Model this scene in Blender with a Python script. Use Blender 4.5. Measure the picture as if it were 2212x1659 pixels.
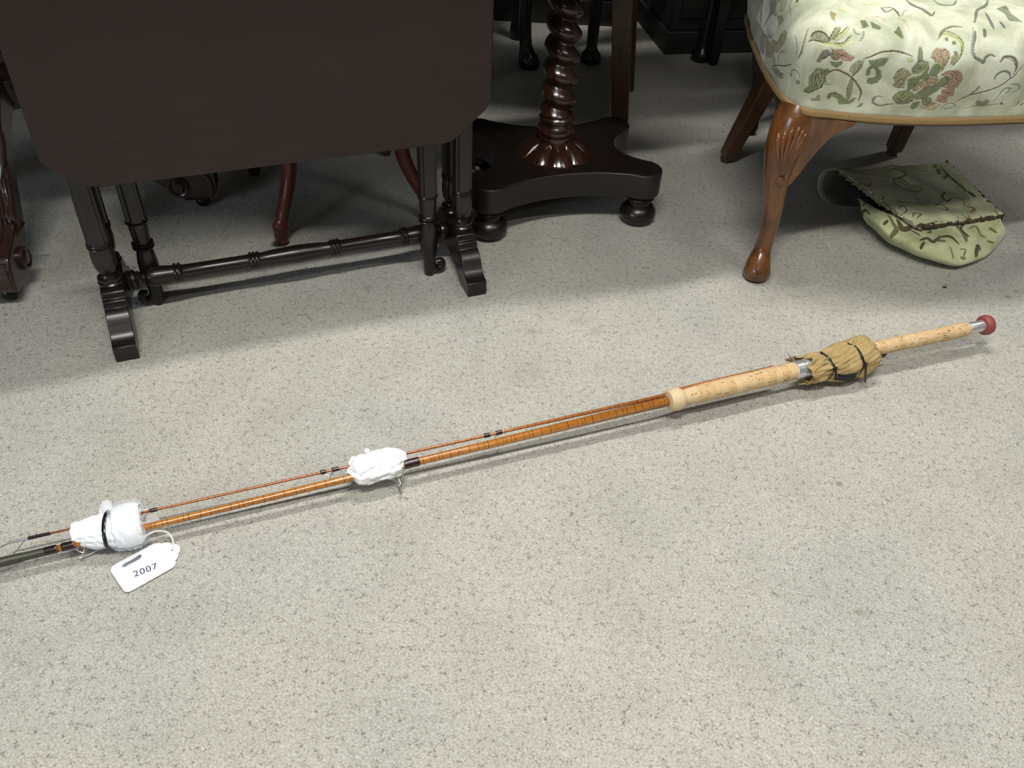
import bpy, bmesh, math, random
import numpy as np
from mathutils import Vector, Matrix
random.seed(7); rng = np.random.default_rng(7)
PI = math.pi
for o in list(bpy.data.objects): bpy.data.objects.remove(o, do_unlink=True)
SC = bpy.context.scene; COL = SC.collection

# ---------------- camera ----------------
cd = bpy.data.cameras.new('camera'); cam = bpy.data.objects.new('camera', cd); COL.objects.link(cam); SC.camera = cam
cd.sensor_fit = 'HORIZONTAL'; cd.sensor_width = 36.0; cd.lens = 36.0*1853.0/2212.0; cd.clip_start = .02; cd.clip_end = 60
dn = Vector((-121.0, -2100.5, -1853.0)).normalized(); up = -dn            # world down seen from the camera (vanishing point of the uprights)
fw = Vector((0, 0, -1)); fw = (fw-up*fw.dot(up)).normalized(); rt = fw.cross(up)
cam.matrix_world = Matrix.Translation((0, 0, 1.0)) @ Matrix((rt, fw, up)).to_4x4()

# ---------------- light ----------------
W = bpy.data.worlds.new('world'); SC.world = W; W.use_nodes = True
bg = W.node_tree.nodes['Background']; bg.inputs[0].default_value = (.93, .97, 1.0, 1); bg.inputs[1].default_value = .042
def area(name, loc, target, sx, sy, power, col):
    l = bpy.data.lights.new(name, 'AREA'); l.shape = 'RECTANGLE'; l.size = sx; l.size_y = sy; l.energy = power; l.color = col
    o = bpy.data.objects.new(name, l); COL.objects.link(o); o.location = loc
    o.rotation_euler = (Vector(target)-Vector(loc)).to_track_quat('-Z', 'Y').to_euler(); return o
TUBE = (1.0, .99, .955); RA = math.radians(22)
def tube(x, y, w, ln=1.2):
    o = area('ceiling_tube', (x, y, 2.7), (x, y, 0), ln, .10, w, TUBE); o.rotation_euler = (0, 0, RA)
tube(.15, 1.70, 33); tube(-.05, -.05, 44); tube(1.7, .1, 13); tube(0, -2.2, 5); tube(2.1, 2.2, 9)
area('added_cool_fill', (-2.7, -2.2, 1.5), (-.3, 1.3, .45), 1.3, 1.2, 26, (.74, .86, 1.0))  # invented cool fill, added for a bluish gleam on the hanging leaf
SC.view_settings.view_transform = 'Standard'; SC.view_settings.look = 'None'; SC.view_settings.gamma = 1; SC.view_settings.use_curve_mapping = False
SC.view_settings.exposure = 0.43

# ---------------- mesh helpers ----------------
class MB:
    def __init__(s): s.v = []; s.f = []
    def add(s, v, f, M=None):
        n = len(s.v)
        s.v += [tuple(M @ Vector(p)) if M is not None else tuple(p) for p in v]; s.f += [tuple(i+n for i in q) for q in f]; return s
    def box(s, c, d, M=None):
        x, y, z = [t/2 for t in d]; cx, cy, cz = c
        v = [(cx+a*x, cy+b*y, cz+e*z) for e in (-1, 1) for a, b in ((-1, -1), (1, -1), (1, 1), (-1, 1))]
        return s.add(v, [(3, 2, 1, 0), (4, 5, 6, 7), (0, 1, 5, 4), (1, 2, 6, 5), (2, 3, 7, 6), (3, 0, 4, 7)], M)
    def lathe(s, prof, seg=24, M=None, cap=True, sq=None):
        v = []; f = []
        for r, z in prof:
            for k in range(seg):
                a = 2*PI*k/seg; q = sq(a) if sq else 1.0
                v.append((r*q*math.cos(a), r*q*math.sin(a), z))
        for i in range(len(prof)-1):
            for k in range(seg):
                a = i*seg+k; b = i*seg+(k+1) % seg; f.append((a, b, b+seg, a+seg))
        if cap: f.append(tuple(range(seg))[::-1]); f.append(tuple(range((len(prof)-1)*seg, len(prof)*seg)))
        return s.add(v, f, M)
    def prism(s, out, z0, z1, M=None):
        n = len(out); v = [(x, y, z0) for x, y in out]+[(x, y, z1) for x, y in out]
        f = [tuple(range(n))[::-1], tuple(range(n, 2*n))]+[(i, (i+1) % n, (i+1) % n+n, i+n) for i in range(n)]
        return s.add(v, f, M)
    def sweep(s, path, rad, seg=12, cap=True, upv=None, sec=None, M=None):
        P = [Vector(p) for p in path]; n = len(P); v = []; f = []; N = None
        for i in range(n):
            t = (P[min(i+1, n-1)]-P[max(i-1, 0)]).normalized()
            if N is None:
                a = Vector(upv) if upv else (Vector((0, 0, 1)) if abs(t.z) < .9 else Vector((1, 0, 0)))
                N = (a-t*a.dot(t)).normalized()
            else: N = (N-t*N.dot(t)).normalized()
            B = t.cross(N); r = rad[i] if hasattr(rad, '__len__') else rad
            rx, ry = r if hasattr(r, '__len__') else (r, r)
            for k in range(seg):
                if sec: cx, cy = sec[k]
                else: cx, cy = math.cos(2*PI*k/seg), math.sin(2*PI*k/seg)
                v.append(P[i]+N*(rx*cx)+B*(ry*cy))
        for i in range(n-1):
            for k in range(seg):
                a = i*seg+k; b = i*seg+(k+1) % seg; f.append((a, b, b+seg, a+seg))
        if cap: f.append(tuple(range(seg))[::-1]); f.append(tuple(range((n-1)*seg, n*seg)))
        return s.add(v, f, M)
    def ball(s, c, r, seg=12, rings=8, M=None):
        r = r if hasattr(r, '__len__') else (r, r, r)
        pr = [(max(1e-4, math.sin(PI*i/rings)), -math.cos(PI*i/rings)) for i in range(rings+1)]
        T = Matrix.Translation(c) @ Matrix.Diagonal((r[0], r[1], r[2], 1))
        return s.lathe(pr, seg, (M @ T) if M is not None else T)
def fixmesh(me, smooth=38):
    bm = bmesh.new(); bm.from_mesh(me); bmesh.ops.recalc_face_normals(bm, faces=bm.faces); bm.to_mesh(me); bm.free()
    me.shade_smooth()
    if smooth < 180: me.set_sharp_from_angle(angle=math.radians(smooth))
def obj(name, mb, mat, parent=None, loc=None, rot=None, smooth=38, bevel=0, bseg=2, sub=0, label=None):
    me = bpy.data.meshes.new(name); me.from_pydata([tuple(p) for p in mb.v], [], mb.f); me.update(); fixmesh(me, smooth)
    me.materials.append(mat); o = bpy.data.objects.new(name, me); COL.objects.link(o)
    if loc: o.location = loc
    if rot: o.rotation_euler = rot
    if parent: o.parent = parent
    if bevel:
        m = o.modifiers.new('bevel', 'BEVEL'); m.width = bevel; m.segments = bseg; m.limit_method = 'ANGLE'; m.angle_limit = math.radians(35)
    if sub:
        m = o.modifiers.new('sub', 'SUBSURF'); m.levels = sub; m.render_levels = sub
    if label: o['label'] = label
    return o
def gridobj(name, g, mat, parent=None, cols=None, loc=None, closed=False, label=None):
    na, nb = g.shape[:2]; me = bpy.data.meshes.new(name); me.vertices.add(na*nb); me.vertices.foreach_set('co', g.reshape(-1).astype(np.float32))
    i, j = np.meshgrid(np.arange(na if closed else na-1), np.arange(nb-1), indexing='ij'); i2 = (i+1) % na
    q = np.stack([i*nb+j, i2*nb+j, i2*nb+j+1, i*nb+j+1], -1).reshape(-1, 4).astype(np.int32); n = len(q)
    me.loops.add(n*4); me.loops.foreach_set('vertex_index', q.reshape(-1)); me.polygons.add(n); me.polygons.foreach_set('loop_start', np.arange(n, dtype=np.int32)*4)
    try: me.polygons.foreach_set('loop_total', np.full(n, 4, np.int32))
    except Exception: pass
    me.update(calc_edges=True); me.validate(); me.shade_smooth()
    if cols is not None:
        ca = me.color_attributes.new('Col', 'FLOAT_COLOR', 'POINT'); c4 = np.ones((na*nb, 4), np.float32); c4[:, :3] = cols.reshape(-1, 3); ca.data.foreach_set('color', c4.reshape(-1))
    me.materials.append(mat); o = bpy.data.objects.new(name, me); COL.objects.link(o)
    if parent: o.parent = parent
    if loc: o.location = loc
    if label: o['label'] = label
    return o
def tag(o, label, cat, group=None):
    o['label'] = label; o['category'] = cat
    if group: o['group'] = group
    return o
def thing(name, label, cat, loc=(0, 0, 0), rz=0, group=None):
    o = bpy.data.objects.new(name, None); COL.objects.link(o); o.location = loc; o.rotation_euler = (0, 0, rz); o.empty_display_size = .05
    return tag(o, label, cat, group)
def struct(name, mb, mat, **k):
    o = obj(name, mb, mat, **k); o['kind'] = 'structure'; return o
def frame(origin, zdir, xdir=(0, 0, 1)):
    z = Vector(zdir).normalized(); x = Vector(xdir); x = (x-z*x.dot(z)).normalized(); y = z.cross(x)
    return Matrix.Translation(origin) @ Matrix((x, y, z)).transposed().to_4x4()
def smoothpath(pts, n): return [tuple(p) for p in catmull(np.array(pts, float), n)]

# ---------------- materials ----------------
def mat(name, col, rough=.5, metal=0, spec=.5, coat=0, coatr=.1, **k):
    m = bpy.data.materials.new(name); m.use_nodes = True; b = m.node_tree.nodes['Principled BSDF']
    b.inputs['Base Color'].default_value = (*col, 1); b.inputs['Roughness'].default_value = rough; b.inputs['Metallic'].default_value = metal
    b.inputs['Specular IOR Level'].default_value = spec; b.inputs['Coat Weight'].default_value = coat; b.inputs['Coat Roughness'].default_value = coatr
    for a, v in k.items(): b.inputs[a.replace('_', ' ')].default_value = v
    return m
class NT:
    def __init__(s, m): s.t = m.node_tree; s.b = s.t.nodes['Principled BSDF']; s.tc = s.n('ShaderNodeTexCoord')
    def n(s, ty, ins=None, **k):
        x = s.t.nodes.new(ty)
        for a, v in k.items(): setattr(x, a, v)
        for a, v in (ins or {}).items():
            if isinstance(v, bpy.types.NodeSocket): s.t.links.new(v, x.inputs[a])
            else: x.inputs[a].default_value = v
        return x
    def link(s, a, b): s.t.links.new(a, b)
    def mapped(s, scale, src='Object', rot=(0, 0, 0)): return s.n('ShaderNodeMapping', {'Vector': s.tc.outputs[src], 'Scale': scale, 'Rotation': rot}).outputs[0]
    def noise(s, vec, scale, detail=3, rough=.5, dist=0): return s.n('ShaderNodeTexNoise', {'Vector': vec, 'Scale': scale, 'Detail': detail, 'Roughness': rough, 'Distortion': dist})
    def ramp(s, fac, stops):
        r = s.n('ShaderNodeValToRGB', {'Fac': fac}); e = r.color_ramp.elements
        while len(e) < len(stops): e.new(.5)
        for q, (p, c) in zip(e, stops): q.position = p; q.color = (*c, 1) if len(c) == 3 else c
        return r.outputs[0]
    def mix(s, fac, a, b, mode='MIX'):
        x = s.n('ShaderNodeMix', data_type='RGBA', blend_type=mode)
        for i, v in ((0, fac), (6, a), (7, b)):
            if isinstance(v, bpy.types.NodeSocket): s.link(v, x.inputs[i])
            else: x.inputs[i].default_value = v if i == 0 else (*v, 1)
        return x.outputs[2]
    def math(s, op, a, b=0):
        x = s.n('ShaderNodeMath', operation=op)
        for i, v in ((0, a), (1, b)):
            if isinstance(v, bpy.types.NodeSocket): s.link(v, x.inputs[i])
            else: x.inputs[i].default_value = v
        return x.outputs[0]
    def bump(s, h, strength, dist, normal=None):
        d = {'Height': h, 'Strength': strength, 'Distance': dist}
        if normal is not None: d['Normal'] = normal
        x = s.n('ShaderNodeBump', d); return x.outputs[0]
def wood(name, c1, c2, c3=None, rough=.3, coat=.5, grain=(6, 6, 60), scale=1.0, coatr=.12, wear=None):
    m = mat(name, c1, rough, coat=coat, coatr=coatr); t = NT(m)
    v = t.mapped(tuple(g for g in grain)); n1 = t.noise(v, 3*scale, 5, .6, .6); n2 = t.noise(t.mapped((1, 1, 1)), 9, 3)
    c = t.ramp(n1.outputs['Fac'], [(.3, c1), (.55, c2), (.75, c3 or c1)])
    c = t.mix(t.ramp(n2.outputs['Fac'], [(.35, (0, 0, 0)), (.7, (.5, .5, .5))]), c, c1)
    if wear:
        w = t.noise(t.mapped((1, 1, 1)), 26, 5, .7); c = t.mix(t.ramp(w.outputs['Fac'], [(.70, (0, 0, 0)), (.74, (1, 1, 1))]), c, wear)
    t.link(c, t.b.inputs['Base Color'])
    t.link(t.ramp(n2.outputs['Fac'], [(.3, (rough*.8,)*3), (.7, (rough*1.25,)*3)]), t.b.inputs['Roughness'])
    t.link(t.bump(n1.outputs['Fac'], .12, .0006), t.b.inputs['Normal']); return m
M = {}
GR = (22, 22, 1.6)
M['table'] = wood('dark_stained_wood', (.0075, .0042, .0034), (.013, .0066, .005), (.009, .0048, .0038), .32, .10, GR, 1, .16, wear=(.03, .012, .006))
M['leaf'] = wood('dark_mahogany_top', (.0120, .0042, .0030), (.0165, .0058, .0038), (.0095, .0036, .0026), .40, .02, (1.2, 16, 16), 1, .34)
M['twist'] = wood('red_brown_mahogany', (.018, .0065, .004), (.036, .012, .006), (.014, .005, .0035), .22, .5, GR, 1, .12)
M['base'] = wood('dark_mahogany_base', (.0085, .005, .004), (.014, .0075, .0055), (.007, .0042, .0036), .42, .12, (14, 3, 14), 1, .2, wear=(.028, .017, .012))
M['red'] = wood('red_stained_legs', (.075, .012, .007), (.115, .020, .009), (.055, .010, .006), .38, .25, GR)
M['carve'] = wood('carved_mahogany', (.022, .0105, .0085), (.042, .018, .013), (.018, .008, .007), .30, .4, (12, 12, 3))
M['tan'] = wood('mid_brown_wood', (.050, .020, .008), (.085, .035, .013), (.035, .015, .007), .42, .12, GR)
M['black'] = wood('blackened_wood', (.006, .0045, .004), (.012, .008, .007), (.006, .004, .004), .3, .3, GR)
M['walnut'] = wood('polished_walnut', (.042, .016, .006), (.185, .068, .016), (.095, .034, .010), .26, .5, (9, 9, 2.6), 1.3, .14)
M['walnut_dark'] = wood('dark_walnut', (.045, .020, .009), (.10, .045, .018), (.06, .026, .011), .34, .35, GR)
M['brass'] = mat('aged_brass', (.16, .12, .06), .38, 1); M['iron'] = mat('dark_castor', (.02, .018, .017), .3, .6)
M['metal'] = mat('aluminium_collar', (.66, .67, .69), .28, .72); M['wire'] = mat('nickel_wire', (.6, .58, .5), .25, 1)
M['thread'] = mat('dark_maroon_whipping', (.020, .006, .009), .28, coat=.6)
M['ferrule'] = mat('dull_bronze_ferrule', (.075, .075, .055), .42, .45)
M['rubber'] = mat('red_rubber', (.27, .060, .052), .55)
M['plastic'] = mat('black_plastic', (.010, .011, .014), .25, coat=.2)
M['paper'] = mat('white_card', (.86, .87, .86), .55, spec=.25); M['ink'] = mat('blue_grey_ink', (.055, .06, .12), .6); M['marker'] = mat('grey_marker', (.155, .17, .21), .55)
M['faint'] = mat('faint_print', (.62, .63, .65), .6); M['string'] = mat('white_cotton_string', (.74, .73, .66), .8); M['jute'] = mat('brown_string', (.22, .15, .08), .9)
M['lint'] = mat('pale_lint', (.8, .78, .7), .8); M['grit'] = mat('dark_grit', (.03, .03, .028), .8)
# cane with closely set thread bindings (bands run along local z)
def cane(name, c1, c2, pitch, bw):
    m = mat(name, c1, .22, coat=.7, coatr=.08); t = NT(m); z = t.n('ShaderNodeSeparateXYZ', {0: t.tc.outputs['Object']}).outputs[2]
    n = t.noise(t.mapped((90, 90, 5)), 1, 4); base = t.ramp(n.outputs['Fac'], [(.3, c1), (.7, c2)])
    nz = t.noise(t.mapped((0, 0, 1/pitch/2.3)), 1, 1); zz = t.math('ADD', t.math('MULTIPLY', z, 1/pitch), t.math('MULTIPLY', nz.outputs['Fac'], 1.6))
    fr = t.math('FRACT', zz); band = t.math('LESS_THAN', fr, bw/pitch)
    fr2 = t.math('FRACT', t.math('ADD', zz, .36)); fl = t.math('LESS_THAN', t.math('FRACT', t.math('MULTIPLY', zz, .37)), .45)
    band2 = t.math('MULTIPLY', t.math('LESS_THAN', fr2, bw/pitch*.8), fl)
    f = t.math('MINIMUM', t.math('ADD', band, band2), 1); t.link(t.mix(t.math('MULTIPLY', f, .85), base, (.05, .014, .006)), t.b.inputs['Base Color'])
    t.link(t.bump(f, .4, .0004), t.b.inputs['Normal']); return m
M['cane'] = cane('split_cane', (.38, .130, .016), (.52, .205, .028), .0150, .0010); M['cane_thin'] = cane('thin_split_cane', (.34, .10, .022), (.46, .16, .038), .0130, .0010)
def cork():
    m = mat('natural_cork', (.66, .46, .24), .7, spec=.3); t = NT(m); z = t.n('ShaderNodeSeparateXYZ', {0: t.tc.outputs['Object']}).outputs[2]
    ring = t.math('FLOOR', t.math('MULTIPLY', z, 1/.0135)); rn = t.n('ShaderNodeTexWhiteNoise', {1: ring}, noise_dimensions='1D').outputs[0]
    c = t.ramp(rn, [(0, (.60, .41, .21)), (.5, (.66, .47, .25)), (1, (.70, .52, .30))])
    n = t.noise(t.mapped((1, 1, 1)), 60, 4); c = t.mix(t.ramp(n.outputs['Fac'], [(.4, (0, 0, 0)), (.75, (.6, .6, .6))]), c, (.52, .31, .13))
    cv = t.n('ShaderNodeCombineXYZ', {0: t.math('MULTIPLY', rn, 9)}); vv = t.n('ShaderNodeVectorMath', {0: t.mapped((420, 420, 75)), 1: cv.outputs[0]}, operation='ADD').outputs[0]
    p = t.noise(vv, 1, 3, .6); pit = t.ramp(p.outputs['Fac'], [(.62, (0, 0, 0)), (.66, (1, 1, 1))])
    c = t.mix(pit, c, (.10, .05, .022)); gap = t.math('LESS_THAN', t.math('FRACT', t.math('MULTIPLY', z, 1/.0135)), .05)
    c = t.mix(t.math('MULTIPLY', gap, .35), c, (.25, .14, .06)); t.link(c, t.b.inputs['Base Color'])
    t.link(t.bump(t.math('SUBTRACT', 1, t.math('ADD', t.math('MULTIPLY', gap, .3), pit)), .6, .0006), t.b.inputs['Normal']); return m
M['cork'] = cork()
def carpet():
    m = mat('grey_beige_carpet', (.5, .49, .44), .95, spec=.1); t = NT(m); P = t.tc.outputs['Object']
    wn = t.noise(P, 60, 2); off = t.n('ShaderNodeVectorMath', {0: wn.outputs['Color'], 1: (.006,)*3}, operation='MULTIPLY').outputs[0]
    Pw = t.n('ShaderNodeVectorMath', {0: P, 1: off}, operation='ADD').outputs[0]
    Ps = t.n('ShaderNodeMapping', {'Vector': Pw, 'Scale': (1, 1.08, 1), 'Rotation': (0, 0, .5)}).outputs[0]
    v1 = t.n('ShaderNodeTexVoronoi', {'Vector': Ps, 'Scale': 390.0, 'Randomness': 1.0}); n2 = t.noise(Ps, 330, 3, .6); n3 = t.noise(P, 95, 4, .65)
    n4 = t.noise(P, 9, 4, .6); n5 = t.noise(P, 2.2, 3); n6 = t.noise(Ps, 700, 2)
    tuft = t.math('SUBTRACT', 1, t.math('MULTIPLY', v1.outputs['Distance'], 1.1))
    c = t.ramp(n2.outputs['Fac'], [(.30, (.25, .235, .195)), (.42, (.43, .412, .36)), (.58, (.545, .525, .465)), (.70, (.70, .675, .60))])
    tint = t.ramp(n3.outputs['Fac'], [(.3, (.47, .47, .45)), (.5, (.51, .49, .45)), (.7, (.54, .485, .455))]); c = t.mix(.22, c, tint)
    c = t.mix(1, c, t.ramp(n4.outputs['Fac'], [(.3, (.90, .90, .89)), (.6, (1, 1, 1))]), 'MULTIPLY')
    c = t.mix(1, c, t.ramp(n5.outputs['Fac'], [(.35, (.92, .92, .93)), (.65, (1, .99, .97))]), 'MULTIPLY')
    hole = t.math('MULTIPLY', t.ramp(v1.outputs['Distance'], [(.45, (0, 0, 0)), (.8, (1, 1, 1))]), t.ramp(n3.outputs['Fac'], [(.50, (0, 0, 0)), (.60, (1, 1, 1))]))
    c = t.mix(t.math('MULTIPLY', hole, .75), c, (.13, .125, .10))
    for x, y, r, k in ((.018, 1.175, .05, .18), (.155, 1.30, .02, .22), (.12, 1.33, .022, .2), (.53, .94, .008, .6), (-.18, .955, .012, .35), (.50, .70, .008, .4), (1.02, 1.50, .009, .6), (-.30, 1.40, .012, .4), (.03, 1.29, .012, .25), (.10, 1.62, .012, .3), (-.62, 1.63, .02, .2)):
        d = t.n('ShaderNodeVectorMath', {0: P, 1: (x, y, 0)}, operation='DISTANCE').outputs['Value']
        s = t.ramp(t.math('DIVIDE', t.math('ADD', d, t.math('MULTIPLY', n3.outputs['Fac'], r*.6)), r*1.4), [(.4, (k,)*3), (1, (0, 0, 0))]); c = t.mix(s, c, (.17, .16, .11))
    t.link(c, t.b.inputs['Base Color']); h = t.math('ADD', t.math('MULTIPLY', tuft, .6), t.math('ADD', n2.outputs['Fac'], t.math('MULTIPLY', n3.outputs['Fac'], .45)))
    t.link(t.bump(h, .60, .0024), t.b.inputs['Normal']); return m
M['carpet'] = carpet()
def velvet(name, base, relief=1.0, rib=0):
    m = mat(name, base, .85, spec=.2); t = NT(m); c = t.n('ShaderNodeVertexColor', layer_name='Col').outputs[0]
    n = t.noise(t.mapped((1, 1, 1)), 16, 3, .55, .6); c = t.mix(1, c, t.ramp(n.outputs['Fac'], [(.36, (.70, .73, .66)), (.50, (.92, .93, .88)), (.62, (1.10, 1.12, 1.14))]), 'MULTIPLY')
    f = t.noise(t.mapped((1, 1, 1)), 900, 2); c = t.mix(1, c, t.ramp(f.outputs['Fac'], [(.3, (.88, .88, .88)), (.7, (1.08, 1.08, 1.08))]), 'MULTIPLY')
    t.link(c, t.b.inputs['Base Color']); t.b.inputs['Sheen Weight'].default_value = .35; t.b.inputs['Sheen Roughness'].default_value = .35; t.b.inputs['Sheen Tint'].default_value = (.9, .95, 1, 1)
    h = f.outputs['Fac']
    if rib: h = t.n('ShaderNodeTexWave', {'Vector': t.mapped((1, 1, 1), rot=(0, 0, .3)), 'Scale': 110.0, 'Distortion': .4}).outputs['Fac']
    t.link(t.bump(h, .35, .0008), t.b.inputs['Normal']); return m
M['velvet'] = velvet('floral_velvet', (.6, .6, .5)); M['back_cloth'] = velvet('ribbed_floral_cloth', (.6, .6, .5), rib=1)
def gimp():
    m = mat('gold_gimp_braid', (.30, .20, .085), .8, spec=.15); t = NT(m)
    n = t.noise(t.mapped((1, 1, 1)), 900, 2); t.link(t.ramp(n.outputs['Fac'], [(.3, (.26, .165, .07)), (.65, (.38, .26, .115))]), t.b.inputs['Base Color']); return m
M['gimp'] = gimp()
def canvas():
    m = mat('khaki_canvas', (.42, .30, .13), .85, spec=.2); t = NT(m); n = t.noise(t.mapped((1, 1, 1)), 30, 4, .6)
    t.link(t.ramp(n.outputs['Fac'], [(.3, (.37, .26, .105)), (.7, (.47, .335, .155))]), t.b.inputs['Base Color'])
    n3 = t.noise(t.mapped((1, 1, 1)), 38, 3, .5, .8)
    t.link(t.bump(n3.outputs['Fac'], .6, .009), t.b.inputs['Normal']); return m
M['canvas'] = canvas()
def foam(name, col, rough, a, sss=0):
    m = mat(name, col, rough, spec=.4); t = NT(m); n = t.noise(t.mapped((1, 1, 1)), a, 3, .5, 1.0)
    t.link(t.bump(n.outputs['Fac'], .25, .002), t.b.inputs['Normal']); t.b.inputs['Alpha'].default_value = 1; return m
M['foam'] = foam('white_foam_sheet', (.90, .93, .95), .5, 45); M['tissue'] = foam('white_tissue', (.92, .93, .92), .7, 70)
M['film'] = mat('clear_plastic_film', (.93, .96, 1), .18, spec=.6, Transmission_Weight=.0); M['film'].node_tree.nodes['Principled BSDF'].inputs['Alpha'].default_value = .30
M['film_white'] = mat('cloudy_plastic_film', (.88, .92, .96), .3, spec=.6); M['film_white'].node_tree.nodes['Principled BSDF'].inputs['Alpha'].default_value = .62
def wallm():
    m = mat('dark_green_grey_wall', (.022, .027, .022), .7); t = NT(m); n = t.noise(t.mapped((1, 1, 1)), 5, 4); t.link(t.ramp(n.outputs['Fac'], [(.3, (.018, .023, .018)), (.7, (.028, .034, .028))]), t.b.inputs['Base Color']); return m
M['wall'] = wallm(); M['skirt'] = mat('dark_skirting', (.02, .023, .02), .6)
# ---------- surface grids (numpy) ----------
def catmull(P, n, closed=False):
    """n samples through control points (uniform catmull-rom on chord-ish parameter)."""
    P = np.asarray(P, float); m = len(P)
    d = np.r_[0, np.cumsum(np.linalg.norm(np.diff(P, axis=0), axis=1))]
    T = np.gradient(P, d, axis=0) if m > 2 else np.repeat((P[1:]-P[:1])/d[-1], 2, 0)
    x = np.linspace(0, d[-1], n); k = np.clip(np.searchsorted(d, x, side='right')-1, 0, m-2)
    h = (d[k+1]-d[k])[:, None]; t = ((x-d[k])/(d[k+1]-d[k]))[:, None]
    return ((2*t**3-3*t**2+1)*P[k] + (t**3-2*t**2+t)*h*T[k] + (-2*t**3+3*t**2)*P[k+1] + (t**3-t**2)*h*T[k+1])

CH_O = np.array([0.490, 1.533]); CH_A = math.radians(12.2)      # armchair frame: front left corner of the seat rail, turned 12 degrees
def ch_world(p):
    p = np.asarray(p, float); c, s = math.cos(CH_A), math.sin(CH_A)
    q = p.copy(); q[..., 0] = CH_O[0]+c*p[..., 0]-s*p[..., 1]; q[..., 1] = CH_O[1]+s*p[..., 0]+c*p[..., 1]
    return q
SEAT_W = 0.725
def seat_outline():
    left = [(.135, .52), (.110, .50), (.077, .42), (.032, .256), (.004, .12), (-.004, .04), (-.002, .014)]
    xs = np.linspace(.010, SEAT_W-.010, 15)
    front = [(x, -.006-.072*(1-abs((x-SEAT_W/2)/(SEAT_W/2))**2.6)) for x in xs]
    right = [(SEAT_W-x, y) for x, y in left[::-1]]
    return np.array(left+front+right)
SEAT_PROF = np.array([(0, .366), (.003, .384), (.010, .415), (.016, .450), (.013, .482), (-.003, .506), (-.028, .520), (-.07, .528), (-.13, .531)])
def seat_grid(ns=900, nt=220):
    o = catmull(seat_outline(), ns); pr = catmull(SEAT_PROF, nt)
    tg = np.gradient(o, axis=0); tg /= np.linalg.norm(tg, axis=1)[:, None]
    nrm = np.stack([tg[:, 1], -tg[:, 0]], 1)
    k = 41; ker = np.hanning(k); ker /= ker.sum()
    pad = np.pad(nrm, ((k//2, k//2), (0, 0)), mode='edge')
    ns_ = np.stack([np.convolve(pad[:, i], ker, 'valid') for i in (0, 1)], 1); ns_ /= np.linalg.norm(ns_, axis=1)[:, None]
    cen = np.array([SEAT_W/2, .27])
    g = np.zeros((ns, nt, 3))
    for j, (off, z) in enumerate(pr):
        if off >= -.03:
            q = o+ns_*off
        else:
            w = (-off-.03)/.10
            q0 = o+ns_*(-.03); q = q0+(cen-q0)*w*.42
        g[:, j, :2] = q; g[:, j, 2] = z
    return g     # chair frame; index i along the edge (left back -> front -> right back), j up the side and over the top

# folded loose cover on the carpet: control rows, world metres
FOLD_TOP = np.array([[[0.7365, 1.8688, 0.078], [0.8401, 1.8945, 0.076], [0.9352, 1.9304, 0.072], [1.022, 1.9569, 0.07]], [[0.7629, 1.7946, 0.08], [0.8806, 1.8403, 0.07], [0.9697, 1.8764, 0.066], [1.04, 1.8856, 0.068]], [[0.8072, 1.7196, 0.072], [0.9145, 1.7706, 0.063], [1.0008, 1.8028, 0.06], [1.063, 1.8122, 0.06]], [[0.8616, 1.6572, 0.06], [0.9407, 1.6862, 0.056], [1.0157, 1.7191, 0.052], [1.0878, 1.7528, 0.05]]])
FOLD_LOW = np.array([[[0.7648, 1.7845, 0.055], [0.8068, 1.7067, 0.062], [0.8807, 1.6995, 0.05], [0.9891, 1.7239, 0.045], [1.0845, 1.7518, 0.042]], [[0.7633, 1.7548, 0.055], [0.8095, 1.6786, 0.06], [0.8803, 1.6508, 0.05], [0.9896, 1.6693, 0.046], [1.0835, 1.7215, 0.036]], [[0.7654, 1.7354, 0.045], [0.8022, 1.6423, 0.05], [0.8844, 1.5957, 0.044], [0.9976, 1.6389, 0.036], [1.091, 1.719, 0.026]], [[0.7808, 1.7305, 0.025], [0.8276, 1.6329, 0.026], [0.9218, 1.5796, 0.022], [1.0087, 1.6274, 0.018], [1.0973, 1.7274, 0.014]], [[0.8093, 1.7584, 0.003], [0.8555, 1.6647, 0.003], [0.9416, 1.6068, 0.003], [1.0216, 1.6483, 0.003], [1.1018, 1.7378, 0.003]]])
FOLD_CURL = np.array([[0.7426, 1.8734, 0.076], [0.7265, 1.89, 0.07], [0.7119, 1.8974, 0.058], [0.7058, 1.8922, 0.036], [0.7112, 1.8697, 0.014], [0.7316, 1.85, 0.004], [0.7918, 1.835, 0.004]])
def bigrid(C, na, nb):
    A = np.stack([catmull(r, na) for r in C], 0)          # rows x na x 3
    return np.stack([catmull(A[:, i], nb) for i in range(na)], 0)   # na x nb x 3
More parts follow.
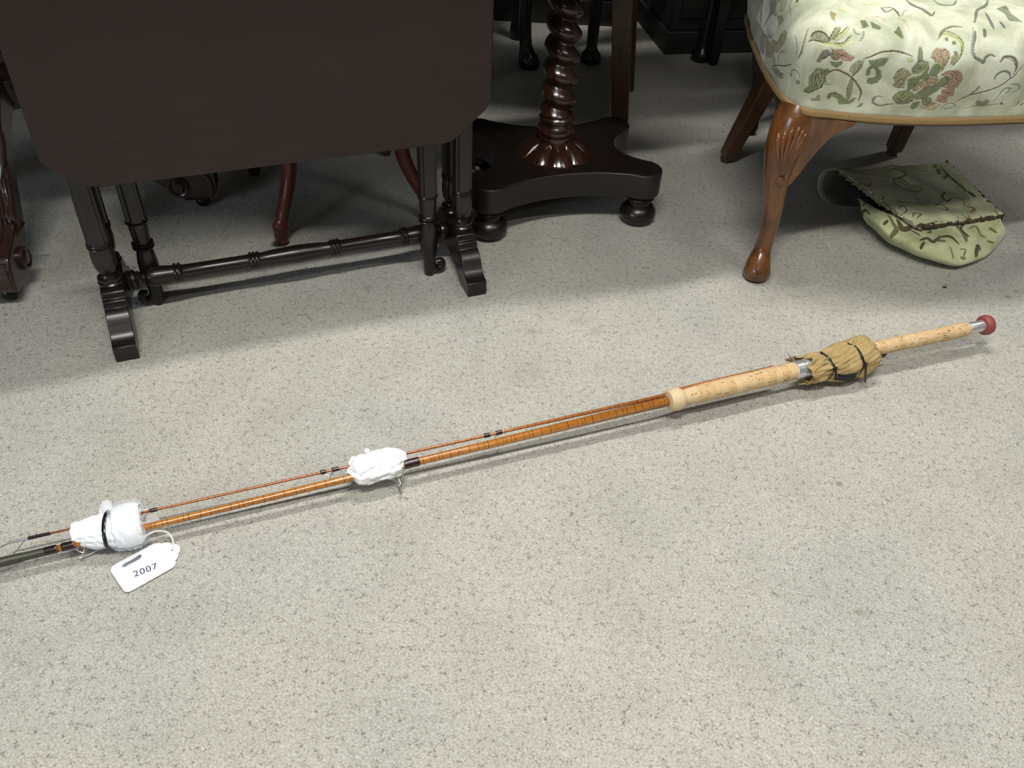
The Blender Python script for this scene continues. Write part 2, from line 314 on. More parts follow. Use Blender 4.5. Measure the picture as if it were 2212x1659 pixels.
SEAT_MOTIFS = [('f',[(265,99),(265,105),(267,109),(270,111),(275,108),(278,105),(280,102),(277,99),(273,98),(270,100),(266,95)],0.0,'S'),('s',[(265,99),(265,104),(267,108),(271,110),(277,106),(280,102)],2.8,'D'),('s',[(265,93),(268,97),(270,98),(272,98),(277,99),(280,102)],1.9,'D'),('s',[(272,97),(276,97),(280,98),(281,99),(283,98),(287,97),(290,99),(293,105),(295,111)],3.8,'Y'),('f',[(279,106),(280,115),(281,121),(286,122),(285,115),(283,107),(281,103)],0.0,'O'),('s',[(279,105),(280,114),(281,121)],1.6,'D'),('s',[(282,103),(284,111),(285,119)],1.4,'D'),('f',[(285,111),(291,124),(293,125),(292,118),(288,109),(284,101),(283,99)],0.0,'Y'),('s',[(285,111),(289,119),(291,124)],1.4,'D'),('s',[(283,99),(286,100),(290,102),(292,107),(295,113)],1.6,'D'),('f',[(275,73),(276,82),(277,89),(280,91),(283,87),(283,85),(279,80),(277,73)],0.0,'U'),('f',[(283,92),(290,93),(295,88),(301,84),(298,79),(292,79),(288,83),(285,79)],0.0,'P'),('f',[(283,89),(287,90),(289,81),(287,79),(285,80)],0.0,'O'),('s',[(281,94),(283,90),(284,81),(287,79),(289,81)],1.5,'D'),('s',[(277,76),(280,81),(283,86)],1.6,'D'),('s',[(288,86),(292,85),(296,82)],1.9,'U'),('f',[(283,77),(285,72),(289,69),(292,74),(292,79),(287,77)],0.0,'E'),('s',[(308,83),(314,88),(319,93),(325,96),(332,97),(339,95),(346,92)],3.1,'B'),('f',[(301,66),(300,72),(303,78),(307,82),(309,81),(309,70),(306,62),(304,58)],0.0,'S'),('s',[(304,60),(306,67),(308,78)],1.8,'D'),('s',[(301,64),(300,70),(302,77),(306,82)],1.2,'D'),('f',[(303,57),(306,55),(307,42),(308,34),(308,23),(306,22),(304,31),(303,43)],0.0,'S'),('s',[(303,56),(303,43),(304,33),(306,23)],1.2,'D'),('s',[(283,53),(284,59),(286,64),(289,66),(294,64),(300,60),(305,55),(310,47),(315,37),(316,28),(316,19)],3.3,'B'),('f',[(269,25),(273,35),(272,49),(275,58),(276,65),(278,66),(281,65),(284,67),(285,64),(283,60),(284,50),(286,46),(283,45),(283,37),(279,30),(274,24)],0.0,'G'),('s',[(270,24),(274,24),(279,32),(283,38),(283,43),(286,43),(290,45)],1.6,'D'),('s',[(276,34),(275,46),(275,59)],1.1,'D'),('s',[(278,36),(277,47),(277,60)],1.1,'D'),('s',[(279,38),(279,48),(278,61)],1.1,'D'),('s',[(281,40),(281,49),(280,62)],1.1,'D'),('s',[(283,42),(283,49),(282,63)],1.1,'D'),('f',[(312,82),(318,84),(322,87),(327,88),(327,83),(325,77),(321,75),(325,69),(327,61),(325,52),(321,49),(317,51),(316,58),(321,60),(322,65),(319,73),(316,72),(317,65),(316,61),(314,62),(313,70),(315,76)],0.0,'E'),('f',[(289,23),(290,30),(294,33),(300,29),(306,22),(308,21),(311,26),(313,27),(312,20),(309,16),(301,14),(297,23),(293,26),(292,23),(291,19)],0.0,'G'),('s',[(291,21),(291,27),(294,30),(298,29),(301,25)],1.6,'D'),('s',[(334,31),(330,32),(328,27),(328,22),(331,19),(336,17),(341,20),(346,22)],4.2,'S'),('s',[(327,25),(327,28),(330,32)],1.2,'D'),('f',[(277,17),(281,19),(282,25),(284,24),(285,16),(278,14)],0.0,'S'),('f',[(342,88),(345,90),(348,86),(344,83)],0.0,'Y'),('s',[(304,120),(304,112),(302,105)],3.3,'W'),('s',[(296,122),(298,115),(301,114)],3.3,'W'),('f',[(328,124),(333,122),(336,113),(333,116)],0.0,'G'),('f',[(321,20),(318,18),(316,11),(320,14)],0.0,'G'),('f',[(369,22),(379,29),(387,24),(382,15),(372,17)],0.0,'K'),('f',[(361,92),(362,99),(365,105),(368,104),(373,104),(377,99),(377,92),(375,84),(374,77),(373,73),(372,80),(367,86)],0.0,'T'),('s',[(362,89),(363,92),(365,90),(366,86)],1.1,'D'),('s',[(367,98),(369,101),(370,96),(372,91),(374,83)],1.1,'D'),('s',[(377,98),(377,90),(375,81),(373,72)],1.4,'D'),('s',[(369,92),(370,94),(372,90)],1.0,'D'),('s',[(371,100),(373,103),(375,100),(374,92)],1.0,'D'),('s',[(365,96),(366,97),(368,92)],1.0,'D'),('f',[(348,76),(349,81),(351,86),(355,88),(360,86),(362,79),(362,71),(358,75),(355,70),(351,69)],0.0,'G'),('s',[(350,71),(349,76),(350,81)],1.1,'D'),('s',[(352,70),(351,76),(352,80)],1.1,'D'),('s',[(353,76),(352,80),(353,86),(357,85),(359,80),(358,76)],1.1,'D'),('s',[(360,84),(362,78),(362,72)],1.1,'D'),('s',[(355,75),(355,79),(356,81)],1.1,'D'),('f',[(336,62),(337,71),(340,76),(345,75),(350,68),(347,64),(347,57),(348,50),(342,49),(338,51),(339,56)],0.0,'O'),('s',[(338,52),(341,49),(348,49)],1.3,'D'),('s',[(340,55),(343,61),(346,60)],1.3,'D'),('s',[(336,62),(340,64),(343,69)],1.3,'D'),('s',[(342,52),(345,54),(346,58)],1.3,'D'),('s',[(337,70),(340,75),(344,75)],1.3,'D'),('f',[(342,32),(343,38),(345,42),(350,46),(357,43),(360,36),(359,29),(355,23),(349,22)],0.0,'G'),('s',[(344,28),(350,23),(355,24),(359,30),(359,37)],1.3,'D'),('s',[(346,33),(351,27),(355,30),(356,37)],1.3,'D'),('s',[(348,38),(351,33),(353,38)],1.3,'D'),('s',[(350,42),(350,36)],1.3,'D'),('f',[(374,70),(378,74),(383,75),(387,76),(392,72),(395,63),(394,57),(394,52),(390,50),(382,51),(378,54),(382,61),(378,67)],0.0,'P'),('s',[(375,69),(379,74),(384,74),(387,71),(389,63),(385,58),(381,55)],1.3,'D'),('s',[(380,52),(386,52),(391,55),(392,63)],1.3,'D'),('s',[(388,66),(390,72)],1.3,'D'),('s',[(382,71),(385,69),(386,65),(383,61)],1.3,'D'),('s',[(380,57),(386,56),(390,61)],1.3,'D'),('f',[(380,49),(391,51),(394,39),(389,37),(391,28),(386,27),(380,31),(379,39),(382,42)],0.0,'P'),('s',[(381,45),(385,43),(390,42)],1.5,'D'),('s',[(381,32),(385,31),(387,34),(383,37),(381,36)],1.5,'D'),('f',[(356,45),(355,53),(359,60),(362,62),(365,67),(371,67),(374,58),(368,56),(368,49),(365,47),(360,54),(358,44)],0.0,'T'),('f',[(348,62),(350,64),(353,67),(357,68),(357,74),(360,75),(363,70),(364,77),(365,83),(368,85),(372,81),(372,74),(371,68),(365,68),(364,62),(358,63),(358,56),(355,49),(352,43)],0.0,'E'),('s',[(353,65),(355,68),(357,70),(358,74),(360,75)],1.1,'Y'),('s',[(364,80),(366,84),(369,85),(372,81)],1.1,'Y'),('s',[(377,68),(380,69),(382,68)],1.1,'Y'),('f',[(358,37),(361,45),(363,49),(368,54),(374,58),(375,64),(379,69),(383,65),(383,58),(379,52),(377,46),(373,41),(370,37),(367,33),(362,32)],0.0,'V'),('s',[(358,44),(355,52),(359,58)],1.1,'D'),('s',[(360,56),(360,60),(363,61),(366,54),(364,49)],1.1,'D'),('s',[(364,62),(366,67),(371,67),(373,60),(369,57),(366,60)],1.1,'D'),('s',[(364,47),(368,50),(367,56)],1.1,'D'),('s',[(359,45),(361,51),(360,56)],1.1,'D'),('s',[(366,63),(369,64),(372,62)],1.1,'D'),('f',[(367,33),(369,38),(373,37),(377,27),(375,23),(371,23)],0.0,'O'),('s',[(371,23),(368,33),(369,37)],1.3,'D'),('s',[(370,37),(372,28)],1.3,'D'),('s',[(374,36),(376,28),(375,24)],1.3,'D'),('s',[(357,25),(359,27),(360,33)],1.3,'D'),('s',[(377,28),(380,26),(381,28)],1.3,'D'),('f',[(361,18),(361,27),(364,29),(367,29),(367,20),(364,15)],0.0,'G'),('s',[(363,22),(364,23),(364,28)],1.8,'D'),('f',[(351,85),(350,96),(350,104),(352,104),(354,97),(355,88)],0.0,'E'),('s',[(367,116),(369,123),(374,126),(379,123),(384,117),(387,110),(387,101),(386,93),(384,86),(381,80)],6.3,'Y'),('s',[(366,116),(369,126),(374,130),(380,127),(385,120),(388,110),(388,102),(386,92),(384,85),(380,78)],1.8,'G'),('s',[(387,107),(387,100),(386,91),(384,85),(381,80)],1.1,'D'),('f',[(378,114),(381,115),(382,110),(379,109)],0.0,'E'),('f',[(380,101),(383,101),(384,97),(381,96)],0.0,'E'),('f',[(372,119),(375,120),(375,115),(373,114)],0.0,'E'),('f',[(379,94),(382,97),(385,96),(383,84),(379,83)],0.0,'O'),('s',[(400,130),(398,118),(396,108),(396,101),(399,93),(405,88),(407,86),(408,92),(411,96),(416,94)],6.0,'N'),('s',[(395,110),(396,101),(399,92),(405,87)],1.1,'D'),('s',[(409,133),(407,120)],6.9,'N'),('s',[(422,87),(424,93),(428,94),(433,92),(437,86),(439,79),(439,70)],4.6,'B'),('s',[(422,86),(425,91),(429,91),(434,87),(438,80),(439,69)],1.1,'D'),('s',[(423,63),(423,69),(425,73),(429,75),(434,72),(437,66)],4.6,'N'),('s',[(399,28),(402,32),(408,38),(418,43),(426,48),(433,55),(437,63),(440,67),(442,74),(445,83)],2.5,'D'),('s',[(409,40),(412,46),(413,54)],2.7,'D'),('f',[(421,20),(418,29),(421,30),(425,26),(427,32),(431,28),(431,20)],0.0,'S'),('s',[(411,16),(420,20),(431,21),(444,24)],1.6,'S'),('s',[(435,27),(436,35),(437,41)],1.1,'S'),('s',[(437,37),(438,48),(444,47),(442,39)],3.9,'W'),('s',[(442,54),(448,54),(453,47),(449,41)],3.7,'W'),('s',[(389,19),(392,25),(399,24),(401,20),(396,17),(390,17)],2.3,'W'),('s',[(465,19),(467,21)],4.6,'P'),('s',[(460,18),(462,25)],3.4,'S'),('f',[(442,25),(444,26),(446,23),(445,21)],0.0,'D'),('s',[(309,169),(318,160),(321,166),(332,153)],4.2,'V'),('s',[(308,169),(319,170),(333,150)],2.4,'D'),('s',[(329,195),(340,181),(351,173),(357,166),(362,159),(365,167)],7.1,'V'),('s',[(331,192),(347,176),(360,159)],1.9,'D'),('s',[(363,199),(372,184),(387,184),(396,201)],4.7,'V'),('s',[(402,145),(414,174),(432,189),(442,201)],6.6,'N'),('s',[(399,137),(396,99),(398,91)],2.4,'W'),('f',[(301,139),(305,140),(308,129),(303,124)],0.0,'E'),('f',[(309,139),(318,129),(317,124),(311,126)],0.0,'E'),('f',[(255,145),(269,144),(279,131),(271,133)],0.0,'Q'),('f',[(439,179),(455,185),(449,166),(450,146),(439,151),(442,166)],0.0,'V'),('f',[(333,133),(337,114),(329,121)],0.0,'G'),('s',[(260,152),(270,156),(282,152)],3.3,'Y'),('s',[(422,169),(419,151),(418,134)],6.6,'N'),('s',[(429,149),(429,136)],5.7,'N'),('s',[(327,146),(335,146),(341,136),(342,123)],2.8,'K'),('s',[(334,153),(334,165),(336,169)],2.8,'W'),('s',[(368,120),(372,131),(381,138),(389,137)],5.7,'S'),('s',[(308,147),(316,147),(323,138)],2.8,'K'),('s',[(284,178),(296,177),(301,184)],4.7,'Y'),('s',[(188,110),(197,109),(200,104)],3.8,'D'),('f',[(152,69),(160,85),(175,83),(178,75),(172,67),(156,63)],0.0,'V'),('s',[(162,86),(175,81),(174,70)],1.4,'D'),('f',[(179,90),(172,98),(184,101),(194,96),(195,88)],0.0,'G'),('s',[(174,98),(179,90),(194,89),(187,98)],1.4,'D'),('s',[(189,99),(195,92),(205,88),(212,80),(211,72)],2.0,'D'),('f',[(201,91),(207,97),(216,94),(213,84)],0.0,'S'),('s',[(199,58),(171,51)],1.3,'D'),('s',[(199,58),(178,60)],1.3,'D'),('s',[(199,58),(187,68)],1.3,'D'),('s',[(199,58),(198,72)],1.3,'D'),('s',[(199,58),(205,71)],1.3,'D'),('s',[(199,58),(167,43)],1.3,'D'),('f',[(140,21),(160,43),(183,52),(192,49),(178,33),(168,14),(150,12)],0.0,'S'),('f',[(202,59),(220,66),(223,77),(232,87),(236,79),(232,67),(223,54),(210,50)],0.0,'O'),('s',[(202,52),(210,49),(224,54),(230,64)],1.6,'D'),('s',[(208,61),(217,61),(227,70)],1.3,'D'),('s',[(223,77),(227,85),(233,85)],1.3,'D'),('f',[(181,41),(200,54),(215,49),(202,31),(178,18)],0.0,'Q'),('s',[(192,47),(184,32),(176,17)],1.4,'D'),('s',[(139,50),(120,31),(111,15),(122,6),(135,2),(151,3)],2.6,'S'),('s',[(143,52),(125,36),(116,18),(125,8)],1.0,'D'),('s',[(75,44),(50,18),(53,8)],5.8,'G'),('s',[(140,21),(148,15),(171,18)],1.3,'D'),('s',[(225,31),(226,46),(234,60),(239,60)],2.9,'S'),('s',[(202,16),(225,34),(239,42),(253,53)],2.3,'D'),('s',[(247,91),(252,87),(257,79),(257,63)],1.3,'D'),('s',[(258,108),(261,95),(262,85),(261,69),(260,66)],3.2,'O'),('s',[(262,94),(262,78),(260,67)],1.2,'D'),('s',[(251,39),(257,48),(262,47),(264,41)],2.6,'W'),('f',[(260,34),(264,38),(265,33),(262,29)],0.0,'N'),('f',[(251,39),(255,41),(253,34)],0.0,'N'),('f',[(200,14),(223,27),(240,31),(239,22),(221,17)],0.0,'G'),('s',[(223,28),(234,26)],1.7,'D'),('s',[(210,37),(218,35),(220,28)],3.2,'S'),('s',[(198,112),(210,110),(219,104)],2.0,'W')]
FOLD_TOP_MOTIFS = [('s',[(16,14),(25,13),(27,19)],2.1,'P'),('s',[(12,21),(20,20),(23,26)],1.7,'P'),('s',[(4,39),(6,43),(18,34)],3.3,'P'),('s',[(9,28),(17,28),(19,32)],1.7,'P'),('s',[(22,28),(43,32),(59,38)],1.3,'G'),('s',[(57,7),(70,9),(78,19),(55,27),(52,39),(60,46),(70,52),(84,48)],3.3,'G'),('s',[(54,22),(68,26),(74,40),(85,44)],2.1,'V'),('s',[(63,30),(66,39),(70,45)],2.9,'V'),('s',[(10,59),(11,63),(4,68)],2.1,'B'),('s',[(10,71),(30,73),(46,77),(58,89),(72,96)],1.5,'V'),('s',[(11,85),(22,80),(21,86),(7,95)],2.5,'V'),('s',[(12,103),(23,96),(28,98),(14,106)],2.5,'V'),('s',[(103,64),(94,69),(91,79),(102,77)],4.2,'G'),('s',[(104,75),(115,80),(109,93)],2.5,'O'),('s',[(112,93),(119,99),(107,104)],4.6,'P'),('s',[(63,86),(78,84),(77,95),(65,94)],3.8,'G'),('s',[(98,1),(104,12),(115,16)],1.7,'G'),('f',[(128,3),(133,4),(129,11),(124,11)],0.0,'V'),('f',[(127,12),(131,14),(128,20),(123,20)],0.0,'V'),('f',[(125,18),(129,20),(125,27),(121,26)],0.0,'V'),('f',[(126,30),(130,32),(126,38),(121,38)],0.0,'V'),('f',[(130,27),(134,29),(131,35),(126,35)],0.0,'V'),('s',[(133,38),(133,50),(135,55),(129,71)],1.5,'V'),('s',[(135,8),(131,49),(136,81)],2.9,'D'),('s',[(136,70),(138,79)],5.8,'D'),('s',[(7,0),(16,5),(39,6)],2.1,'V'),('s',[(73,110),(99,117),(131,119)],1.3,'V')]
FOLD_LOW_MOTIFS = [('s',[(46,6),(47,23),(52,33),(46,53)],6.3,'V'),('s',[(36,38),(41,26)],3.3,'D'),('s',[(0,48),(10,34),(15,37)],3.3,'D'),('s',[(57,11),(59,31),(70,21)],8.4,'D'),('s',[(69,30),(77,38)],2.9,'D'),('s',[(94,14),(94,24),(88,28)],3.3,'V'),('s',[(76,49),(86,42),(89,50),(99,43),(110,47),(118,58)],5.0,'D'),('s',[(73,65),(80,52)],2.9,'D'),('s',[(94,49),(101,55)],4.2,'V'),('s',[(99,38),(100,45)],3.3,'V'),('s',[(130,7),(130,27),(131,46),(129,56)],7.1,'V'),('s',[(142,14),(132,28),(135,50)],3.3,'D'),('s',[(142,32),(153,28),(154,49),(162,55)],3.3,'G'),('s',[(177,34),(181,55)],5.4,'G'),('s',[(128,85),(135,76),(141,70),(141,76)],5.4,'D'),('s',[(104,64),(102,73),(99,81)],1.7,'V'),('s',[(116,67),(122,70),(114,79)],1.5,'V'),('s',[(161,64),(167,75)],3.8,'G'),('s',[(80,92),(93,108)],5.0,'V'),('s',[(111,80),(115,81)],4.2,'O'),('s',[(3,31),(18,0),(25,0)],2.1,'B')]
# ================= setting =================
fl = MB().add([(-6, -4, 0), (6, -4, 0), (6, 5.4, 0), (-6, 5.4, 0)], [(0, 1, 2, 3)])
struct('floor', fl, M['carpet'])
wdir = math.atan2(.04, .185); WR = Matrix.Translation((.58, 3.62, 0)) @ Matrix.Rotation(wdir, 4, 'Z')
w = MB(); w.box((0, .33, 1.35), (8, .12, 2.7), WR); struct('wall_back', w, M['wall'])
w = MB(); w.box((0, .26, .05), (8, .02, .1), WR); struct('baseboard_back', w, M['skirt'], bevel=.004)

t = thing('shade_chest', 'near-black chest added to block light behind the barley-twist table', 'chest', (-.42, 2.99, 0), .02)  # added chest that blocks light and keeps the back dark
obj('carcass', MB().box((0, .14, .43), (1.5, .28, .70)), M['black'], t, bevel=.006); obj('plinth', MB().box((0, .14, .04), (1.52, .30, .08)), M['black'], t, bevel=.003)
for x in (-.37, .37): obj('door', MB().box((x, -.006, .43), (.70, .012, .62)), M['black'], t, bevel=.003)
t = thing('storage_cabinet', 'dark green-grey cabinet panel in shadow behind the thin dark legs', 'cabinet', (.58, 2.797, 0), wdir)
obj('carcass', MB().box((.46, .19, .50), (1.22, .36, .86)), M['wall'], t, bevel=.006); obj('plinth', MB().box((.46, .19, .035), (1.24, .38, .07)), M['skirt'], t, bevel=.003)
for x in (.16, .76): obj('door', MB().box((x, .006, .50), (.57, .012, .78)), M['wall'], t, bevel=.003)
SEC = []
for k in range(32):
    a = 2*PI*k/32; r = {0: .93, 4: .80}.get(k % 8, 1.0 if k % 8 in (2, 6) else .965 if k % 8 in (1, 7) else .985)
    SEC.append((r*math.cos(a), r*math.sin(a)))
REED = [((1-.12*(k % 2))*math.cos(2*PI*k/32), (1-.12*(k % 2))*math.sin(2*PI*k/32)) for k in range(32)]
def torus_prof(r, z, t, n=5): return [(r+t*math.sin(PI*i/(n-1)), z-t*.9*math.cos(PI*i/(n-1))) for i in range(n)]

# ================= sutherland table =================
TO = (-.679, 1.139, 0); TA = math.atan2(.255, .598); TW = .652
t = thing('drop_leaf_table', 'dark narrow gateleg table with its clipped-corner leaf hanging at the front', 'table', TO, TA)
def leaf(y0):
    out = [(-.036, .69), (-.036, .372), (-.026, .356), (.016, .322), (.034, .317), (.596, .315), (.614, .320), (.672, .368), (.683, .384), (.683, .69)]
    m = MB(); m.prism(out, 0, .016, Matrix(((1, 0, 0, 0), (0, 0, -1, y0+.016), (0, 1, 0, 0), (0, 0, 0, 1))))
    return m
obj('drop_leaf', leaf(.030), M['leaf'], t, bevel=.005, bseg=3); obj('drop_leaf', leaf(.226), M['leaf'], t, bevel=.005, bseg=3)
obj('tabletop', MB().box((TW/2, .136, .70), (.72, .178, .018)), M['leaf'], t, bevel=.004)
for y in (.085, .175): obj('apron', MB().box((TW/2, y, .655), (.60, .014, .07)), M['table'], t, bevel=.002)
for x in (0, TW): obj('end_rail', MB().box((x, .13, .655), (.030, .10, .07)), M['table'], t, bevel=.002)
for x in (0, TW):
    for y, sec in ((.098, SEC), (.163, REED)):
        m = MB()
        m.lathe([(.019, .100), (.0205, .103), (.021, .107), (.018, .110), (.0205, .113), (.0200, .1165), (.0145, .119), (.0125, .123), (.0145, .128), (.0180, .136), (.0196, .147), (.0196, .160), (.0186, .172), (.0180, .176)]
                + torus_prof(.0185, .1785, .0022)+torus_prof(.0185, .184, .0022)+[(.0175, .188)], 32)
        m.sweep([(0, 0, .187), (0, 0, .40), (0, 0, .622)], .0192, 32, sec=sec, upv=(1, 0, 0))
        obj('column', m, M['table'], t, loc=(x, y, 0))
def footprof():
    half = [(0, 0), (0, .030), (.004, .0315), (.012, .033), (.020, .037), (.028, .045), (.036, .058), (.044, .068), (.052, .073), (.058, .0745), (.0585, .079), (.062, .086), (.068, .0875), (.0685, .091), (.073, .098), (.079, .100)]
    L = .262; top = half+[(L-y, z) for y, z in half[::-1]]
    und = [(L-.045, 0), (L-.06, .008), (L-.085, .028), (L/2, .036), (.085, .028), (.06, .008), (.045, 0)]
    return top+und
for x in (0, TW):
    m = MB(); m.prism(footprof(), -.0195, .0195, Matrix(((0, 0, 1, 0), (1, 0, 0, 0), (0, 1, 0, 0), (0, 0, 0, 1))))
    obj('trestle_foot', m, M['table'], t, loc=(x, 0, 0), bevel=.0014)
st = [(.012, .018), (.017, .022), (.019, .026), (.0165, .029), (.0195, .032), (.0185, .036), (.014, .039), (.0155, .042), (.013, .046), (.010, .050), (.0105, .053), (.0145, .056), (.0172, .061), (.0185, .070), (.0180, .085), (.0160, .100)]
st += [(a, b) for a, b in torus_prof(.0158, .107, .0032)]+[(a, b) for a, b in torus_prof(.0158, .1145, .0032)]+[(.0138, .120), (.0135, .17), (.0132, .236)]
st += torus_prof(.0145, .243, .0030)+torus_prof(.0145, .2495, .0030)+torus_prof(.0145, .256, .0026)+[(.0132, .262), (.0150, .280), (.0166, .310), (.0170, .328)]
full = st+[(r, TW-z) for r, z in st[::-1]]
obj('stretcher', MB().lathe(full, 28, frame((0, .131, .079), (1, 0, 0))), M['table'], t)
def gate(x, y, s, back):
    g = MB()
    g.lathe([(.0100, .004), (.0115, .012), (.0120, .030), (.0135, .042), (.0170, .062), (.0182, .080), (.0178, .096), (.0155, .114), (.0130, .124)]+torus_prof(.0165, .1285, .003)+[(.0150, .132)]+torus_prof(.0165, .1355, .003)+[(.0150, .140), (.0162, .158), (.0170, .176)]+torus_prof(.0172, .181, .0024)+[(.0165, .185)], 28)
    g.sweep([(0, 0, .184), (0, 0, .40), (0, 0, .66)], .0182, 32, sec=SEC, upv=(1, 0, 0))
    o = obj('gate_leg', g, M['table'], t, loc=(x, y, 0))
    sc = MB(); sc.sweep(smoothpath([(0, 0, .035), (s*.010, 0, .014), (s*.020, 0, .010), (s*.0265, 0, .018), (s*.024, 0, .028), (s*.016, 0, .026)], 22), [.0105-.0035*i/21 for i in range(22)], 10)
    obj('scroll_toe', sc, M['table'], o)
    return o
gate(.584, .101, 1, 0); gate(.063, .160, -1, 1)
for y in (.101, .160):
    obj('gate_rail', MB().box((.32, y, .60), (.50, .018, .035)), M['table'], t, bevel=.002); obj('gate_rail', MB().box((.32, y, .395), (.50, .016, .026)), M['table'], t, bevel=.002)

# ================= pedestal table with the twisted column =================
t = thing('pedestal_table', 'mahogany table on a barley-twist column above a four-cornered platform base', 'table', (.064, 1.777, 0), math.radians(16.8))
LR = .040; LOB = [Vector(q) for q in ((-.1725, -.108), (.173, -.108), (.180, .116), (-.137, .160))]; INS = (.030, .056, .034, .056)
out = []; cen = sum(LOB, Vector((0, 0)))/4; seg = []
for k, c in enumerate(LOB):
    a, b = (LOB[k-1]-c).normalized(), (LOB[(k+1) % 4]-c).normalized(); t0 = math.atan2(-b.x, b.y)-.0; bis = math.atan2(-(a+b).y, -(a+b).x)
    seg.append([(c.x+LR*math.cos(bis+u_), c.y+LR*math.sin(bis+u_)) for u_ in np.linspace(-1.62, 1.62, 14)])
for k in range(4):
    out += seg[k]; p0 = Vector(seg[k][-1]); p1 = Vector(seg[(k+1) % 4][0]); m_ = (p0+p1)/2; d_ = (cen-m_); d_ = (d_-(p1-p0).normalized()*d_.dot((p1-p0).normalized())).normalized()
    for q in range(1, 16):
        s_ = q/16; v_ = p0+(p1-p0)*s_+d_*(INS[k]*(1-abs(2*s_-1)**2.2)); out.append((v_.x, v_.y))
obj('platform', MB().prism(out, .073, .130), M['base'], t, bevel=.004, bseg=3)
for c in LOB:
        m = MB().lathe([(.014, 0), (.028, .003), (.0385, .012), (.0410, .023), (.0385, .034), (.030, .043), (.0240, .046), (.0225, .051), (.0235, .055), (.0300, .058), (.0320, .062), (.0300, .066), (.0265, .069), (.0265, .074)], 36)
        obj('bun_foot', m, M['table'], t, loc=(c.x, c.y, 0))
# petal collar
na, nb = 240, 26; g = np.zeros((na, nb, 3))
for i in range(na):
    a = 2*PI*i/na
    for j in range(nb):
        s = j/(nb-1); pet = abs(math.cos(4*a+.4)); wob = (.020*math.sin(32*a)+.016*math.sin(56*a+1))*s**8
        r = .036+.047*s**1.2*(.80+.22*pet**.35+wob); z = .168-.036*s**.62+.010*math.sin(PI*s)*pet**.6-.003*s**6
        g[i, j] = (r*math.cos(a), r*math.sin(a), max(z, .1305))
gridobj('petal_collar', g, M['twist'], t, closed=True)
m = MB().lathe([(.036, .150), (.0385, .155), (.0395, .172), (.0385, .176), (.040, .178), (.0425, .184), (.0410, .190), (.0365, .193), (.0330, .197), (.0330, .203), (.0375, .207), (.0385, .213), (.0350, .219), (.030, .222)], 40)
obj('column_base', m, M['twist'], t)
nz, nth, pit = 420, 44, .0462; g = np.zeros((nth, nz, 3)); z0, z1 = .214, .690
for j in range(nz):
    z = z0+(z1-z0)*j/(nz-1); ph = -2*PI*z/pit+2.2; fade = min(1, (z-z0)/.012+.25)
    for i in range(nth):
        th = 2*PI*i/nth; d = abs(math.cos((th-ph)/2)); r = .0225+fade*(.0155*d**1.15)
        g[i, j] = (r*math.cos(th), r*math.sin(th), z)
gridobj('twist_column', g, M['twist'], t, closed=True)
m = MB(); m.lathe([(.04, .688), (.06, .70), (.06, .712)], 30); obj('top_block', m, M['base'], t)
el = [(.440*math.copysign(abs(math.cos(a))**.6, math.cos(a)), .30*math.copysign(abs(math.sin(a))**.6, math.sin(a))) for a in np.linspace(0, 2*PI, 64, endpoint=False)]
obj('tabletop', MB().prism(el, .712, .735), M['leaf'], t, bevel=.005)  # unseen top, lengthened to shade the floor behind the column

# ================= splayed square-legged table behind it =================
t = thing('side_table', 'brown table whose plain square leg stands behind the barley-twist column', 'table', (-.026, 2.32, 0), -.115)
for x, y in ((.293, -.19), (-.293, -.19), (.293, .19), (-.293, .19)):
    s = 1 if x > 0 else -1; tx = x-s*.070
    m = MB(); m.sweep([(x, y, 0), (x-s*.035, y, .34), (tx, y, .66)], [.0205, .0235, .027], 4, sec=[(1.0, 1.0), (-1, 1), (-1, -1), (1, -1)], upv=(1, 0, 0)); obj('leg', m, M['tan'], t, bevel=.002)
obj('tabletop', MB().box((.03, 0, .70), (.70, .46, .022)), M['leaf'], t, bevel=.004); obj('apron', MB().box((0, 0, .655), (.50, .40, .07)), M['tan'], t, bevel=.003)  # unseen top, widened to one side to shade the floor at the back

# ================= small stand on four red sabre legs =================
t = thing('occasional_table', 'small red-brown stand on four curved legs seen below the hanging leaf', 'table', (-.425, 1.76, 0), math.radians(-110))
for k in range(4):
    T_ = Matrix.Rotation(k*PI/2, 4, 'Z')
    pth = smoothpath([(.226, 0, .026), (.221, 0, .05), (.196, 0, .09), (.176, 0, .13), (.165, 0, .18), (.165, 0, .24), (.145, 0, .31), (.10, 0, .36), (.02, 0, .375)], 40)
    rad = [(.0115+.004*min(1, i/14), .0105+.0025*min(1, i/14)) for i in range(40)]
    m = MB(); m.sweep(pth, rad, 14, M=T_, upv=(1, 0, 0), sec=[(math.copysign(abs(math.cos(a))**.6, math.cos(a)), math.copysign(abs(math.sin(a))**.6, math.sin(a))) for a in [2*PI*q/14 for q in range(14)]])
    o = obj('leg', m, M['red'], t)
    c = MB(); c.sweep(smoothpath([(.229, 0, .0), (.228, 0, .015), (.226, 0, .032), (.231, 0, .045), (.226, 0, .054)], 16), [.011, .012, .0135, .0145, .0155, .016, .016, .016, .016, .016, .016, .0155, .0145, .013, .010, .006], 14, M=T_)
    obj('toe_cap', c, M['red'] if k < 2 else M['walnut_dark'], o)
obj('column', MB().lathe([(.02, .33), (.034, .345), (.038, .37), (.03, .40), (.02, .43), (.026, .50), (.02, .58), (.03, .63)], 24), M['red'], t)
obj('tabletop', MB().lathe([(.10, .628), (.17, .632), (.175, .64), (.17, .648)], 48), M['red'], t)

